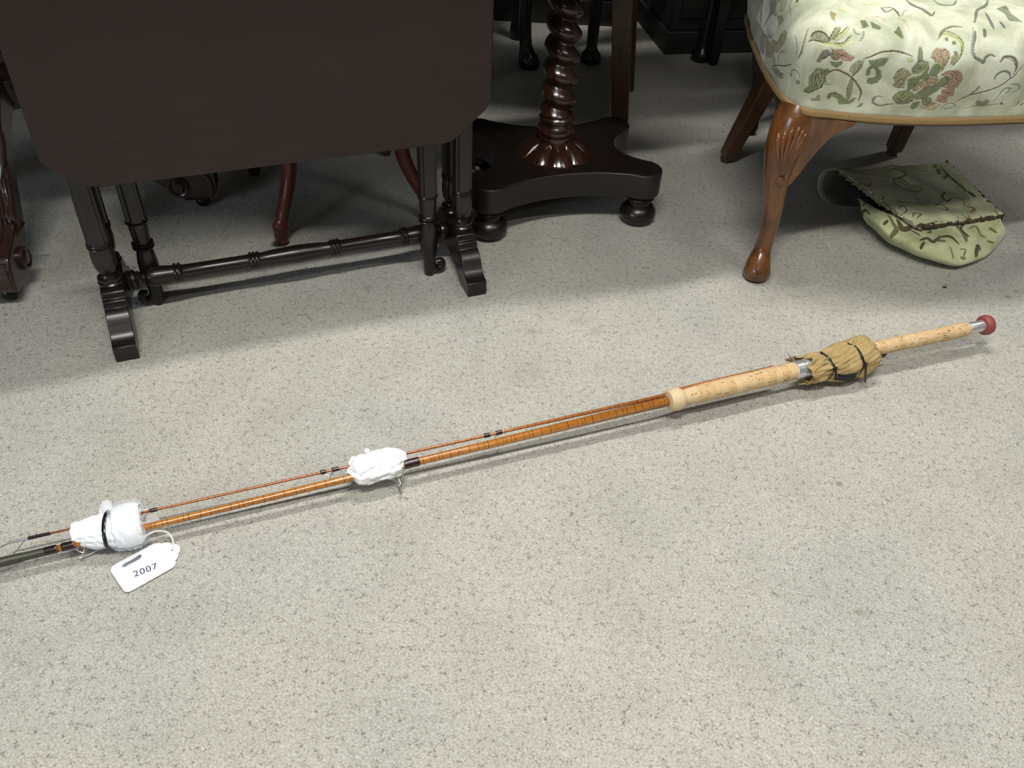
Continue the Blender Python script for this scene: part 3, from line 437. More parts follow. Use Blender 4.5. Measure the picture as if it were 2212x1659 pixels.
# ================= Victorian pedestal with carved scroll legs =================
t = thing('carved_pedestal_table', 'heavy carved mahogany pedestal table on scrolled legs at the left edge', 'table', (-1.026, 1.611, 0), math.radians(-78))
prof = [(.352, .034), (.358, .050), (.352, .080), (.340, .100), (.315, .108), (.290, .115), (.262, .128), (.235, .155), (.212, .195), (.190, .240), (.160, .285), (.120, .318), (.080, .332), (.0, .335), (0, .275), (.07, .270), (.11, .255), (.145, .225), (.172, .185), (.195, .140), (.215, .105), (.240, .078), (.262, .056), (.275, .040), (.29, .034)]
for k in range(4):
    T_ = Matrix.Rotation(k*PI/2, 4, 'Z') @ Matrix(((1, 0, 0, 0), (0, 0, 1, 0), (0, 1, 0, 0), (0, 0, 0, 1)))
    R_ = Matrix.Rotation(k*PI/2, 4, 'Z'); w_ = .030
    m = MB(); m.prism(prof, -w_, w_, T_); o = obj('leg', m, M['carve'], t, bevel=.005, bseg=3)
    for s in (-1, 1):
        b = MB(); b.lathe([(.022, 0), (.0225, .006), (.0195, .009), (.0165, .0075), (.0145, .005), (.011, .0085), (.002, .0095)], 26, R_ @ frame((.283, s*w_, .066), (0, s, 0)))
        obj('scroll_boss', b, M['carve'], o)
    f = MB()
    for q in range(-4, 5):
        y = q*.0062; p = [(.318-.010*abs(q), y*1.35, .110+.001*abs(q)), (.290-.012*abs(q), y*1.5, .119), (.262, y*1.25, .131), (.237, y*.9, .156), (.214, y*.9, .197)]
        f.sweep(smoothpath(p, 14), [(.0012+.0042*math.sin(PI*min(1, (i+1)/15)), .0034) for i in range(14)], 8, M=R_)
    for q in range(-3, 4):
        y = q*.0075; p = [(.222, y*.5, .182), (.203, y*1.1, .220), (.184, y*1.35, .252), (.160+.004*abs(q), y*1.2, .288), (.13, y*.6, .314)]
        f.sweep(smoothpath(p, 14), [(.0015+.005*math.sin(PI*min(1, (i+1)/15)), .0036) for i in range(14)], 8, M=R_)
    obj('carved_leaf', f, M['carve'], o)
    e = MB()
    for z in (.045, .095): e.box((.3555-.004*(z > .09), 0, z), (.006, .05, .0035), R_)
    for y in (-.024, .024): e.box((.3575, y, .07), (.006, .003, .05), R_)
    obj('end_moulding', e, M['carve'], o, bevel=.001)
    c = MB(); c.box((.315, 0, .032), (.05, .045, .008), R_); c.sweep([(.315, 0, .03), (.318, 0, .016)], .009, 10, M=R_); c.ball((.322, 0, .0165), (.0165, .0165, .0160), 18, 10, R_)
    obj('castor', c, M['iron'], o)
obj('column', MB().lathe([(.065, .26), (.085, .30), (.088, .325), (.07, .345), (.085, .36), (.088, .375), (.06, .39), (.05, .41), (.085, .44), (.098, .475), (.085, .51), (.055, .54), (.06, .56), (.045, .60), (.06, .66), (.08, .75)], 36), M['carve'], t)
obj('tabletop', MB().lathe([(.26, .745), (.50, .76), (.505, .775), (.495, .785)], 64), M['leaf'], t)  # unseen top, enlarged to shade the carpet at the left

# ================= dark furniture at the back =================
def cabriole(m, x, y, sx, sy, h, r=.02, foot=.030):
    pth = smoothpath([(x+sx*.016, y+sy*.016, .010), (x+sx*.008, y+sy*.008, .035), (x, y, .09), (x-sx*.003, y-sy*.003, h*.4), (x+sx*.004, y+sy*.004, h*.68), (x+sx*.016, y+sy*.016, h*.88), (x, y, h)], 26)
    rr = [foot, foot*.95, foot*.75]+[r*(.62+.75*(i/22)**1.6) for i in range(23)]
    m.sweep([(pth[0][0], pth[0][1], 0)]+pth, [foot*.8]+rr, 16); return m
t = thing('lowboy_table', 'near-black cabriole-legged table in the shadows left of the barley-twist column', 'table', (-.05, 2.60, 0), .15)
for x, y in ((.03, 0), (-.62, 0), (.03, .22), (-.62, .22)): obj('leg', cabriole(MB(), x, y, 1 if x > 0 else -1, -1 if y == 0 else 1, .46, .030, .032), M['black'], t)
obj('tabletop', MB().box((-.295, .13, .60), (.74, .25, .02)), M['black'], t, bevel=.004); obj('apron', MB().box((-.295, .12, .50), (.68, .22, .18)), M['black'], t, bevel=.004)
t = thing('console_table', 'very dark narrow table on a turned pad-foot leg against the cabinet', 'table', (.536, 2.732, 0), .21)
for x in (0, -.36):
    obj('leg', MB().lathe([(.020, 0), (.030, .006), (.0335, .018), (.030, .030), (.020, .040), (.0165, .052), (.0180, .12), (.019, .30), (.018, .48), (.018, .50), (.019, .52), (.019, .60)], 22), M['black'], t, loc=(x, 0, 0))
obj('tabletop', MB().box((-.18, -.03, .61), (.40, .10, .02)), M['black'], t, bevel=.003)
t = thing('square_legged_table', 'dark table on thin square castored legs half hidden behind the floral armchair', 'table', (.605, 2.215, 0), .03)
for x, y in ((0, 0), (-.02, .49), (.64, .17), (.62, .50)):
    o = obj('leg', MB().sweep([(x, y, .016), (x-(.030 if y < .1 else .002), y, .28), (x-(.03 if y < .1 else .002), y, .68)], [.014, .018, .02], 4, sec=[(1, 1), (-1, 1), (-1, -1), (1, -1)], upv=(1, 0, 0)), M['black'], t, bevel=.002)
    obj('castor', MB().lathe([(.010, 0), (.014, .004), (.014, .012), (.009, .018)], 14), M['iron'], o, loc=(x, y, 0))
obj('tabletop', MB().box((.27, .26, .69), (.96, .58, .02)), M['black'], t, bevel=.004)  # unseen top, added over the legs to shade the floor below

# ================= floral armchair =================
PAL = {k: tuple(((c/255)/12.92 if c/255 <= .04045 else ((c/255+.055)/1.055)**2.4) for c in v) for k, v in dict(
    D=(74, 60, 38), B=(98, 82, 56), S=(132, 130, 104), G=(112, 120, 70), E=(90, 106, 62), O=(136, 130, 86), Y=(186, 192, 124), P=(164, 112, 94), U=(94, 84, 84),
    T=(160, 132, 90), V=(106, 110, 82), N=(114, 114, 106), W=(150, 153, 140), K=(200, 176, 144), Q=(154, 134, 70), base=(207, 208, 186)).items()}
def paint(ni, nj, di, dj, motifs, isc, jsc, mm, base='base', thread=True):
    """Colour and relief arrays for a woven pattern; di, dj are cell sizes in mm, mm the size of one stroke-width unit."""
    col = np.empty((ni, nj, 3)); col[:] = PAL[base]; h = np.zeros((ni, nj))
    def blend(i0, i1, j0, j1, a, c, dh):
        s = col[i0:i1, j0:j1]; s += (np.array(c)-s)*a[..., None]; hh = h[i0:i1, j0:j1]; hh += (dh-hh)*a
    for kind, pts, wd, c in motifs:
        P_ = np.array([(p[0]*isc*di, p[1]*jsc*dj) for p in pts], float); rgb = PAL[c]
        keep = [0]+[k for k in range(1, len(P_)) if np.linalg.norm(P_[k]-P_[k-1]) > 1e-6]; P_ = P_[keep]
        if len(P_) < 2: continue
        if kind == 'f':
            if len(P_) < 3: continue
            lo = P_.min(0)-1; hi = P_.max(0)+1
        else: lo = P_.min(0)-wd*mm-1; hi = P_.max(0)+wd*mm+1
        i0, j0 = max(0, int(lo[0]/di)), max(0, int(lo[1]/dj)); i1, j1 = min(ni, int(hi[0]/di)+2), min(nj, int(hi[1]/dj)+2)
        if i1 <= i0 or j1 <= j0: continue
        X, Y = np.meshgrid(np.arange(i0, i1)*di, np.arange(j0, j1)*dj, indexing='ij')
        if kind == 'f':
            ins = np.zeros(X.shape, bool); n = len(P_); dm = np.full(X.shape, 1e9)
            Xw = X+.35*np.sin(Y*2.1); Yw = Y+.35*np.sin(X*2.3)
            for k in range(n):
                (x1, y1), (x2, y2) = P_[k], P_[(k+1) % n]
                if abs(y2-y1) > 1e-9: ins ^= ((y1 > Yw) != (y2 > Yw)) & (Xw < (x2-x1)*(Yw-y1)/(y2-y1)+x1)
                d = np.array([x2-x1, y2-y1]); L2 = d@d+1e-9; tt = np.clip(((Xw-x1)*d[0]+(Yw-y1)*d[1])/L2, 0, 1); dm = np.minimum(dm, np.hypot(Xw-x1-tt*d[0], Yw-y1-tt*d[1]))
            sd = np.where(ins, dm, -dm); a = np.clip(sd/.5+.5, 0, 1)*.80
            ax = (P_-P_.mean(0)); u_ = np.linalg.svd(ax, full_matrices=False)[2][0]; q = (-u_[1]*X+u_[0]*Y)+.4*np.sin((u_[0]*X+u_[1]*Y)*.8)
            hat = .5+.5*np.sin(q*2*PI/1.5); cc = np.array(rgb)[None, None]*(.68+.62*hat)[..., None]
            cc = np.where((np.clip(dm/.9, 0, 1) < .75)[..., None], cc*.72, cc)
            s = col[i0:i1, j0:j1]; s += (cc-s)*a[..., None]; hh = h[i0:i1, j0:j1]; hh += ((-.25+.35*hat)-hh)*a
            ol = np.clip(1.15-np.abs(sd)/.42, 0, 1)*(.45+.4*np.sin(X*.9+Y*1.3))*.8; ol = np.clip(ol, 0, 1); s += (np.array(PAL['D'])-s)*ol[..., None]; hh += (-.8-hh)*ol
        else:
            n = max(8, 6*len(P_)); Q = catmull(P_, n) if len(P_) > 2 else P_[0]+(P_[1]-P_[0])*np.linspace(0, 1, n)[:, None]; dm = np.full(X.shape, 1e9)
            for k in range(n-1):
                d = Q[k+1]-Q[k]; L2 = d@d+1e-9; tt = np.clip(((X-Q[k, 0])*d[0]+(Y-Q[k, 1])*d[1])/L2, 0, 1)
                ta = min(1, .35+3.0*min(k+1, n-1-k)/n); dm = np.minimum(dm, np.hypot(X-Q[k, 0]-tt*d[0], Y-Q[k, 1]-tt*d[1])/ta)
            r = (wd*1.15+.55)*mm/2; fz = .16*np.sin(X*5.1+Y*3.7)+.12*np.sin(X*2.7-Y*6.3); a = np.clip((r-dm+fz*min(1, r))/.45+.5, 0, 1)*.92
            rim = np.clip((r+.75-dm)/.35, 0, 1)*np.clip((dm-r)/.2+.6, 0, 1)*.35; col[i0:i1, j0:j1] += (np.array((.86, .87, .80))-col[i0:i1, j0:j1])*rim[..., None]; h[i0:i1, j0:j1] += .25*rim  # pale rim paints a highlight along the embossed stroke edges
            hat = .5+.5*np.sin((X*.8+Y*.6)*2*PI/1.1); f = (.80+.4*hat) if wd > 1.6 else np.ones(X.shape)
            s = col[i0:i1, j0:j1]; cc = np.array(rgb)[None, None]*f[..., None]; s += (cc-s)*a[..., None]; hh = h[i0:i1, j0:j1]; hh += (-.75-hh)*a
    return col, h
def displace(g, h, k):
    du = np.gradient(g, axis=0); dv = np.gradient(g, axis=1); n = np.cross(du, dv); n /= np.linalg.norm(n, axis=2)[..., None]+1e-12
    return n*(h*k)[..., None]
t = thing('armchair', 'cream floral velvet armchair on a polished cabriole leg with carved shell', 'armchair', (CH_O[0], CH_O[1], 0), CH_A)
NS, NTT = 1500, 230; sg = seat_grid(NS, NTT)
Ls = np.linalg.norm(np.diff(sg[:, 0], axis=0), axis=1).sum()*1000; Lt = np.linalg.norm(np.diff(sg[NS//2], axis=0), axis=1).sum()*1000
ext = []          # the same motifs carried on round to the far side of the seat, out of the picture
for kind, pts, wd, c in SEAT_MOTIFS:
    if max(p[0] for p in pts) < 265: ext.append((kind, [(900-p[0], p[1]) for p in pts], wd, c))
    elif 270 < min(p[0] for p in pts) and max(p[0] for p in pts) < 345: ext.append((kind, [(p[0]+205, p[1]) for p in pts], wd, c))
col, hh = paint(NS, NTT, Ls/NS, Lt/NTT, SEAT_MOTIFS+ext, NS/900, NTT/220, 1/1.245)
ii = np.arange(NS)[:, None]; jj = np.arange(NTT)[None, :]
soft = .0016*np.sin(ii*.021+1.1)*np.sin(jj*.043)+.0011*np.sin(ii*.052+jj*.03)
side = np.array([.5+.5*math.tanh((s_-.02)/.02) for s_ in np.abs(np.arange(NS)/NS*Ls/1000)])
dsp = displace(sg, hh, -.0009)+displace(sg, soft, 1.0)
sgn = 1.0 if (displace(sg, np.ones((NS, NTT)), 1.0)[NS//2, 60, 1] < 0) else -1.0
sg2 = sg+(displace(sg, hh, .0009)+displace(sg, soft, 1.0))*sgn
gridobj('seat', sg2, M['velvet'], t, col)
cap = MB(); o_ = sg2[::10, -1]; cap.add([tuple(p) for p in o_]+[(SEAT_W/2, .27, .534)], [(i, i+1, len(o_)) for i in range(len(o_)-1)]+[(len(o_)-1, 0, len(o_))]); cap_me = obj('seat_top', cap, M['velvet'], t, smooth=180)
ca = cap_me.data.color_attributes.new('Col', 'FLOAT_COLOR', 'POINT'); ca.data.foreach_set('color', np.tile(np.array((*PAL['base'], 1), np.float32), len(cap_me.data.vertices)))
un = MB(); ou = catmull(seat_outline(), 80); un.prism([(x, y) for x, y in ou], .352, .366); obj('seat_frame', un, M['walnut_dark'], t)
# gimp braid
ng = 1500; og = catmull(seat_outline(), ng); tg = np.gradient(og, axis=0); tg /= np.linalg.norm(tg, axis=1)[:, None]; nn = np.stack([tg[:, 1], -tg[:, 0]], 1); nn = np.stack([np.convolve(np.pad(nn[:, q_], 20, mode='edge'), np.hanning(41)/np.hanning(41).sum(), 'valid') for q_ in (0, 1)], 1)
g = np.zeros((ng, 13, 3)); S_ = np.arange(ng)*Ls/ng
for j in range(13):
    s = j/12; off = .0022+.0040*math.sin(PI*s)**.5; chev = .0005*np.sin(2*PI*(S_/3.6+abs(s-.5)*1.6)); rib = -.0008 if j == 6 else 0
    o2 = off+(chev if 1 < j < 11 else 0)+rib
    g[:, j, :2] = og+nn*np.broadcast_to(np.asarray(o2), (ng,))[:, None]; g[:, j, 2] = .3555+.0145*s
gridobj('gimp_braid', g, M['gimp'], t)
# cabriole front legs
def front_leg(s):
    """s = 1 left, -1 right (mirrored)"""
    X = lambda x: x if s > 0 else SEAT_W-x
    ctr = smoothpath([(.002, -.020, .004), (.002, -.018, .016), (.005, -.011, .034), (.011, -.001, .058), (.014, .002, .090), (.013, .003, .130), (.009, .003, .175), (.003, .004, .215), (.001, .005, .250), (.000, .006, .285), (.006, .010, .315), (.012, .014, .337), (.018, .020, .3540)], 60)
    zz = [.0, .016, .034, .058, .090, .130, .175, .215, .250, .285, .315, .337, .354]; rr = [.0225, .0285, .0245, .0180, .0165, .0180, .0205, .0245, .0300, .0345, .0375, .0385, .036]
    rad = [(np.interp(p[2], zz, rr),)*2 for p in ctr]
    m = MB(); m.sweep([(X(a), b, c) for a, b, c in ctr], rad, 36, upv=(1, 0, 0)); leg = obj('front_leg', m, M['walnut'], t, smooth=60)
    br = MB(); o1 = [(.015, .3545), (.110, .3545), (.110, .352), (.108, .348), (.100, .341), (.084, .330), (.070, .312), (.058, .288), (.047, .262), (.037, .236), (.027, .215), (.015, .205)]
    A1 = Matrix.Translation((X(0), 0, 0)) @ Matrix.Diagonal((s, 1, 1, 1)) @ Matrix.Rotation(math.radians(-24), 4, 'Z') @ Matrix(((1, 0, 0, 0), (0, 0, 1, .008), (0, 1, 0, 0), (0, 0, 0, 1)))
    br.prism(o1, -.017, .017, A1)
    o2 = [(.015, .3545), (.082, .3545), (.082, .350), (.072, .338), (.058, .310), (.046, .270), (.036, .235), (.015, .21)]
    A2 = Matrix.Translation((X(0), 0, 0)) @ Matrix.Diagonal((s, 1, 1, 1)) @ Matrix.Rotation(math.radians(88), 4, 'Z') @ Matrix(((1, 0, 0, 0), (0, 0, 1, -.006), (0, 1, 0, 0), (0, 0, 0, 1)))
    br.prism(o2, -.012, .012, A2); obj('knee_bracket', br, M['walnut'], leg, bevel=.009, bseg=4)
    sh = MB(); ph0 = math.radians(-101)
    def surf(z, ph, off):
        k = np.interp(z, [p[2] for p in ctr], range(60)); i = int(min(58, k)); f_ = k-i; c = np.array(ctr[i])*(1-f_)+np.array(ctr[i+1])*f_; r = np.interp(z, zz, rr)+off
        return (X(c[0]+r*math.cos(ph)), c[1]+r*math.sin(ph), z)
    for q in range(-3, 4):
        zt = .338-.0042*abs(q)**1.35; p = [surf(.236+(zt-.236)*u_, ph0+math.radians(q*(2+14*u_**1.1)), .0004+.0016*math.sin(PI*u_)) for u_ in np.linspace(0, 1, 12)]
        sh.sweep(p, [(.0012+.0040*u_, .0010+.0030*u_**.8) for u_ in np.linspace(0, .92, 11)]+[(.0015, .0012)], 10)
    obj('carved_shell', sh, M['walnut'], leg, smooth=180)
    hb = MB()
    for q in range(-2, 3):
        p = [surf(.233-(.020-abs(q)*.003)*u_, ph0+math.radians(q*11*u_), .001) for u_ in np.linspace(0, 1, 7)]; hb.sweep(p, [(.0012+.0035*math.sin(PI*min(1, u_+.12)), .0016) for u_ in np.linspace(0, .9, 7)], 8)
    obj('carved_husk', hb, M['walnut'], leg, smooth=180)
    pd = MB().lathe([(.017, 0), (.019, .002), (.019, .006)], 24); obj('glide', pd, M['iron'], leg, loc=(X(.002), -.020, 0))
front_leg(1); front_leg(-1)
for x0, s in ((.131, 1), (.594, -1)):
    pth = smoothpath([(x0, .492, .015), (x0+s*.008, .474, .08), (x0+s*.022, .450, .17), (x0+s*.036, .436, .25), (x0+s*.05, .43, .36)], 20)
    m = MB(); m.sweep(pth, [(.0165+.008*(i/19), .0165+.006*(i/19)) for i in range(20)], 4, sec=[(1, 1), (-1, 1), (-1, -1), (1, -1)], upv=(1, 0, 0)); o = obj('back_leg', m, M['tan'], t, bevel=.003)
    obj('glide', MB().lathe([(.012, 0), (.0145, .002), (.0145, .009), (.010, .016)], 20), M['brass'], o, loc=(x0, .494, 0), label='dull brass glide')
# arms and back (mostly above the frame)
def arm(s):
    X = lambda x: x if s > 0 else SEAT_W-x
    na_, nb_ = 200, 600; g = np.zeros((na_, nb_, 3)); zt = np.linspace(.43, .70, na_)
    for i, z in enumerate(zt):
        u_ = i/(na_-1); y0 = .105+.03*math.sin(u_*PI*.5); y1 = .50
        for j in range(nb_):
            a = 2*PI*j/nb_; e = .62; cx = math.copysign(abs(math.cos(a))**e, math.cos(a)); cy = math.copysign(abs(math.sin(a))**e, math.sin(a))
            yy = (y0+y1)/2+(y1-y0)/2*cy; xo = np.interp(yy, [.0, .12, .256, .42, .50], [-.002, .004, .032, .077, .11])-.018
            wd = .062+.02*u_**4; g[i, j] = (X(xo+wd/2-.004*math.sin(u_*PI)+wd/2*cx*(1 if u_ < .96 else math.cos((u_-.96)/.04*PI/2))), yy, z)
    mot = [('s', [(4, 330), (30, 345), (55, 335), (80, 350)], 4, 'D'), ('f', [(12, 350), (40, 342), (58, 352), (50, 368), (22, 366)], 0, 'V'), ('f', [(50, 372), (72, 360), (92, 370), (84, 388), (58, 386)], 0, 'G'), ('s', [(6, 380), (40, 392), (70, 386)], 5, 'S'),
           ('s', [(10, 430), (40, 424), (60, 432), (95, 420)], 3, 'D'), ('s', [(5, 402), (25, 412), (48, 404), (60, 410)], 5, 'W'), ('f', [(70, 405), (95, 398), (110, 408), (90, 418)], 0, 'O'), ('s', [(0, 318), (40, 312), (90, 320)], 7, 'G'), ('s', [(90, 330), (120, 345), (150, 330)], 4, 'B'), ('s', [(20, 300), (90, 290), (150, 305)], 5, 'S'), ('s', [(4, 446), (50, 450), (120, 444)], 4, 'B')]
    c_, hh_ = paint(na_, nb_, 1.35, 1.5, mot, 1, 1, .8)
    g2 = np.concatenate([g, g[:, :1]], 1); c2 = np.concatenate([c_, c_[:, :1]], 1); gridobj('arm', g2, M['velvet'], t, c2)
arm(1); arm(-1)
bk = MB(); bk.box((SEAT_W/2, .475, .74), (.44, .07, .50)); o = obj('backrest', bk, M['velvet'], t, bevel=.045, bseg=5)
ca = o.data.color_attributes.new('Col', 'FLOAT_COLOR', 'POINT'); ca.data.foreach_set('color', np.tile(np.array((*PAL['base'], 1), np.float32), len(o.data.vertices)))

# ================= folded floral cover on the carpet =================
t = thing('folded_cover', 'folded green and cream floral chair cover lying on the carpet under the armchair', 'cushion cover', (.93, 1.78, 0))
off = np.array([.93, 1.78, 0])
gt = bigrid(FOLD_TOP, 300, 240); gl = bigrid(FOLD_LOW, 400, 220)
ct, ht = paint(300, 240, 1.0, 1.0, FOLD_TOP_MOTIFS, 2, 2, 1/.85, 'base'); cl, hl = paint(400, 220, .8, .55, FOLD_LOW_MOTIFS, 2, 2, 1/.85, 'base')
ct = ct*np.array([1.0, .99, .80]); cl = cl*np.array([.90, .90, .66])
u1, v1 = np.meshgrid(np.linspace(0, 1, 300), np.linspace(0, 1, 240), indexing='ij')
gt[..., 2] += .004*np.sin(u1*7+v1*3)*np.sin(v1*5)+.006*np.exp(-((u1-v1*.4-.45)/.07)**2)*(1-v1)
u2, v2 = np.meshgrid(np.linspace(0, 1, 400), np.linspace(0, 1, 220), indexing='ij')
bump2 = .003*np.sin(u2*11+v2*4)*np.sin(v2*PI)+.0016*np.sin(u2*31+v2*9)*np.sin(v2*PI)+.003*np.exp(-((u2-.85+.3*v2)/.04)**2)*np.sin(v2*PI)+.004*np.exp(-((u2-.62+.2*v2)/.05)**2)*np.sin(v2*PI); gl[..., 2] = np.maximum(.001, gl[..., 2]+bump2)
tp = gridobj('top_fold', gt-off, M['back_cloth'], t, ct); so = tp.modifiers.new('solid', 'SOLIDIFY'); so.thickness = .003; so.offset = -1
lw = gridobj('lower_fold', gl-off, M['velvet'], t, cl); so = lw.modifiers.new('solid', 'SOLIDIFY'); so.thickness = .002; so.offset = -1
# middle layer between the folds, and the curled end
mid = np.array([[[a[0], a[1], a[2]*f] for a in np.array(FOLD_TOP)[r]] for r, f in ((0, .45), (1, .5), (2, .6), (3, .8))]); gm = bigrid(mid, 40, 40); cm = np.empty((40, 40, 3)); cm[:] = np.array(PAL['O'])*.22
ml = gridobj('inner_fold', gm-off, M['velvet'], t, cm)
edge0 = np.array(FOLD_TOP)[0]; skirt = np.zeros((60, 10, 3)); e0 = catmull(edge0, 60)
for j in range(10): skirt[:, j] = e0; skirt[:, j, 2] = e0[:, 2]*(1-j/9); skirt[:, j, 1] += .012*math.sin(PI*j/9)
e1 = catmull(np.array(FOLD_TOP)[:, -1], 60); sk2 = np.zeros((60, 10, 3))
for j in range(10): sk2[:, j] = e1; sk2[:, j, 2] = e1[:, 2]*(1-j/9); sk2[:, j, 0] += .006*math.sin(PI*j/9)
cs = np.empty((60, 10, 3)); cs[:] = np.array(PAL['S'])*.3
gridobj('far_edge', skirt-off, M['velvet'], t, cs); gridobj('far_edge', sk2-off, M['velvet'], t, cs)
cu = catmull(FOLD_CURL, 60); ax = np.array([.105, .030, 0]); gc = np.zeros((60, 24, 3))
for j in range(24): gc[:, j] = cu+ax*(j/23); gc[:, j, 2] *= (1-.25*j/23)
cc_ = np.empty((60, 24, 3)); cc_[:] = np.array(PAL['S'])*.55; cc_[:, :3] = np.array(PAL['W'])*.8
c_o = gridobj('curled_end', gc-off, M['velvet'], t, cc_); so = c_o.modifiers.new('solid', 'SOLIDIFY'); so.thickness = .004
fr = MB()
def fray(path, n, r, dark):
    P_ = catmull(np.array(path), n)
    for k, p in enumerate(P_):
        q = p+rng.normal(0, .0016, 3); q[2] = max(.003, q[2])
        rr = r*.62*(.6+.9*rng.random()); d = (P_[min(k+1, n-1)]-P_[max(k-1, 0)]); d /= np.linalg.norm(d)+1e-9
        fr.lathe([(rr*.4, -rr*2.2), (rr, -rr*1.2), (rr*.8, rr*1.2), (rr*.3, rr*2.1)], 7, frame(q-off, d+rng.normal(0, .35, 3)))
T_ = np.array(FOLD_TOP); Lw = np.array(FOLD_LOW)
fray(T_[:, 0], 60, .0042, 0); fray(T_[1:, 0], 20, .0050, 0); fo = obj('frayed_edge', fr, mat('pale_fringe', PAL['S'], .9), t, smooth=180); fo['kind'] = 'stuff'
fr = MB(); fray(T_[3], 130, .0036, 1); fray(T_[3, :2]+.002, 50, .0045, 1); fray(T_[:, 3], 80, .0038, 1); fray(T_[2:, 0]*[1, 1, .9], 18, .0035, 1); fray([Lw[0, 0], Lw[1, 0], Lw[2, 0], Lw[3, 0]], 14, .0042, 1)
for _ in range(70):
    k = rng.random(); p = (T_[3][0]*(1-k)+T_[3][3]*k)+rng.normal(0, .004, 3); fr.sweep([p-off, p-off+rng.normal(0, .006, 3)*[1, 1, .6]], .0005, 4)
fo = obj('frayed_edge', fr, mat('brown_fringe', tuple(.55*c for c in PAL['B']), .9), t, smooth=180, label='brown and dark green frayed seam'); fo['kind'] = 'stuff'

# ================= fishing rod, butt section =================
PA = Vector((-.6743, .6819, .027)); PB = Vector((.5094, 1.1689, .046)); ZD = (PB-PA).normalized()
PC = Vector((.6443, 1.2318, .048)); PD = Vector((.8836, 1.3234, .050)); ZE = (PD-PC).normalized()
R1 = frame(PA, ZD); R2 = frame(PC, ZE); RI = R1.inverted()
def rodthing(name, label, cat, Mx, group=None):
    o = thing(name, label, cat, group=group); o.matrix_world = Mx; return o
rod = rodthing('fishing_rod', 'split cane fishing rod butt with cork handle lying across the carpet', 'fishing rod', R1)
HEX = [(math.cos(2*PI*k/6), math.sin(2*PI*k/6)) for k in range(6)]
def zsweep(prof, seg=6, sec=HEX): return MB().sweep([(0, 0, z) for r, z in prof], [r for r, z in prof], seg, sec=sec, upv=(1, 0, 0))
obj('cane_blank', zsweep([(.0050, .05), (.0052, .2), (.0062, .6), (.0086, 1.03)], 12, [(math.cos(2*PI*k/12)*(1-.06*(k % 2)), math.sin(2*PI*k/12)*(1-.06*(k % 2))) for k in range(12)]), M['cane'], rod, smooth=180)
obj('ferrule', MB().lathe([(.0075, -.16), (.0075, -.005), (.0068, 0), (.0066, .025), (.0060, .03), (.0060, .056)], 20), M['ferrule'], rod)
def whip(z0, z1, r, par, m_='thread'): return obj('whipping', MB().lathe([(r*.93, z0), (r, z0+.001)]+[(r*(1+.02*(k % 2)), z0+.001+(z1-z0-.002)*k/14) for k in range(15)]+[(r, z1-.001), (r*.93, z1)], 18), M[m_], par)
whip(.055, .071, .0062, rod); whip(.0765, .0925, .0061, rod); whip(.559, .583, .0072, rod)
cork = MB(); cp = []
N_ = 76
for k in range(N_+1):
    z = 1.036+(1.262-1.036)*k/N_; base = .0135+.0022*min(1, (z-1.036)/.05); cp.append((base-(.00035 if (k % 4) == 0 else 0)+.0003*math.sin(z*95), z))
cork.lathe(cp, 32); obj('cork_handle', cork, M['cork'], rod)
obj('cork_collar', MB().lathe([(.0095, 1.012), (.0160, 1.0145), (.0190, 1.021), (.0198, 1.028), (.0188, 1.0345), (.0150, 1.040), (.012, 1.042)], 36), mat('pale_cork_collar', (.66, .50, .30), .65), rod)
rg = [(.0145, 1.260), (.0164, 1.2615), (.0166, 1.266), (.0162, 1.268), (.0168, 1.270), (.0162, 1.272), (.0168, 1.274), (.0162, 1.276), (.0162, 1.290), (.0170, 1.292), (.0170, 1.296), (.0130, 1.298), (.012, 1.33), (.012, 1.40)]
obj('reel_seat', MB().lathe(rg, 36), M['metal'], rod, label='bright aluminium reel fitting')
R2L = RI @ R2
def on2(mb): mb.v = [tuple(R2L @ Vector(p)) for p in mb.v]; return mb
h2 = obj('cork_handle', MB().lathe([(.0118+.0018*min(1, z/.03)-(.0003 if (k % 4) == 0 else 0)+.0003*math.sin(z*80) if z < .213 else .0118, z) for k, z in enumerate(np.linspace(-.01, .2185, 72))], 32), M['cork'], rod); h2.matrix_local = R2L
b2 = obj('butt_ferrule', MB().lathe([(.0105, .216), (.0112, .2175), (.0112, .253), (.0100, .254)], 32), M['metal'], rod); b2.matrix_local = R2L
b3 = obj('rubber_button', MB().lathe([(.0100, .2505), (.0165, .2520), (.0188, .2560), (.0192, .2620), (.0178, .2675), (.0135, .2715), (.006, .2735)], 36), M['rubber'], rod, label='round red rubber button'); b3.matrix_local = R2L
# rings on the butt section hang under the cane
def wire(par, pts, r, m_='wire', n=24, name='line_guide'): return obj(name, MB().sweep(smoothpath(pts, n), r, 8), M[m_], par, smooth=180)
def tolocal(p, Mi): return tuple(Mi @ Vector(p))
c0 = RI.inverted()
Dn = (RI.to_3x3() @ Vector((.28, -.60, -.75))).normalized()      # sideways and down, in rod coordinates
def hang(z, d, s=0): return (Dn.x*d, Dn.y*d, z+s)
wire(rod, [hang(.566, .007), hang(.556, .013), hang(.549, .022), hang(.546, .024), hang(.540, .019), hang(.530, .011), hang(.526, .007)], .0011)
ringm = MB(); S2 = Dn.cross(Vector((0, 0, 1)))
pr = [Vector(hang(.546, .027))+(Dn*math.cos(a)+S2*math.sin(a))*.0115 for a in np.linspace(0, 2*PI, 25)]
ringm.sweep(pr, .0016, 8); obj('line_guide', ringm, M['wire'], rod, smooth=180)
wire(rod, [hang(.093, .006), hang(.098, .012), hang(.103, .014), hang(.107, .010), hang(.113, .006)], .0009)

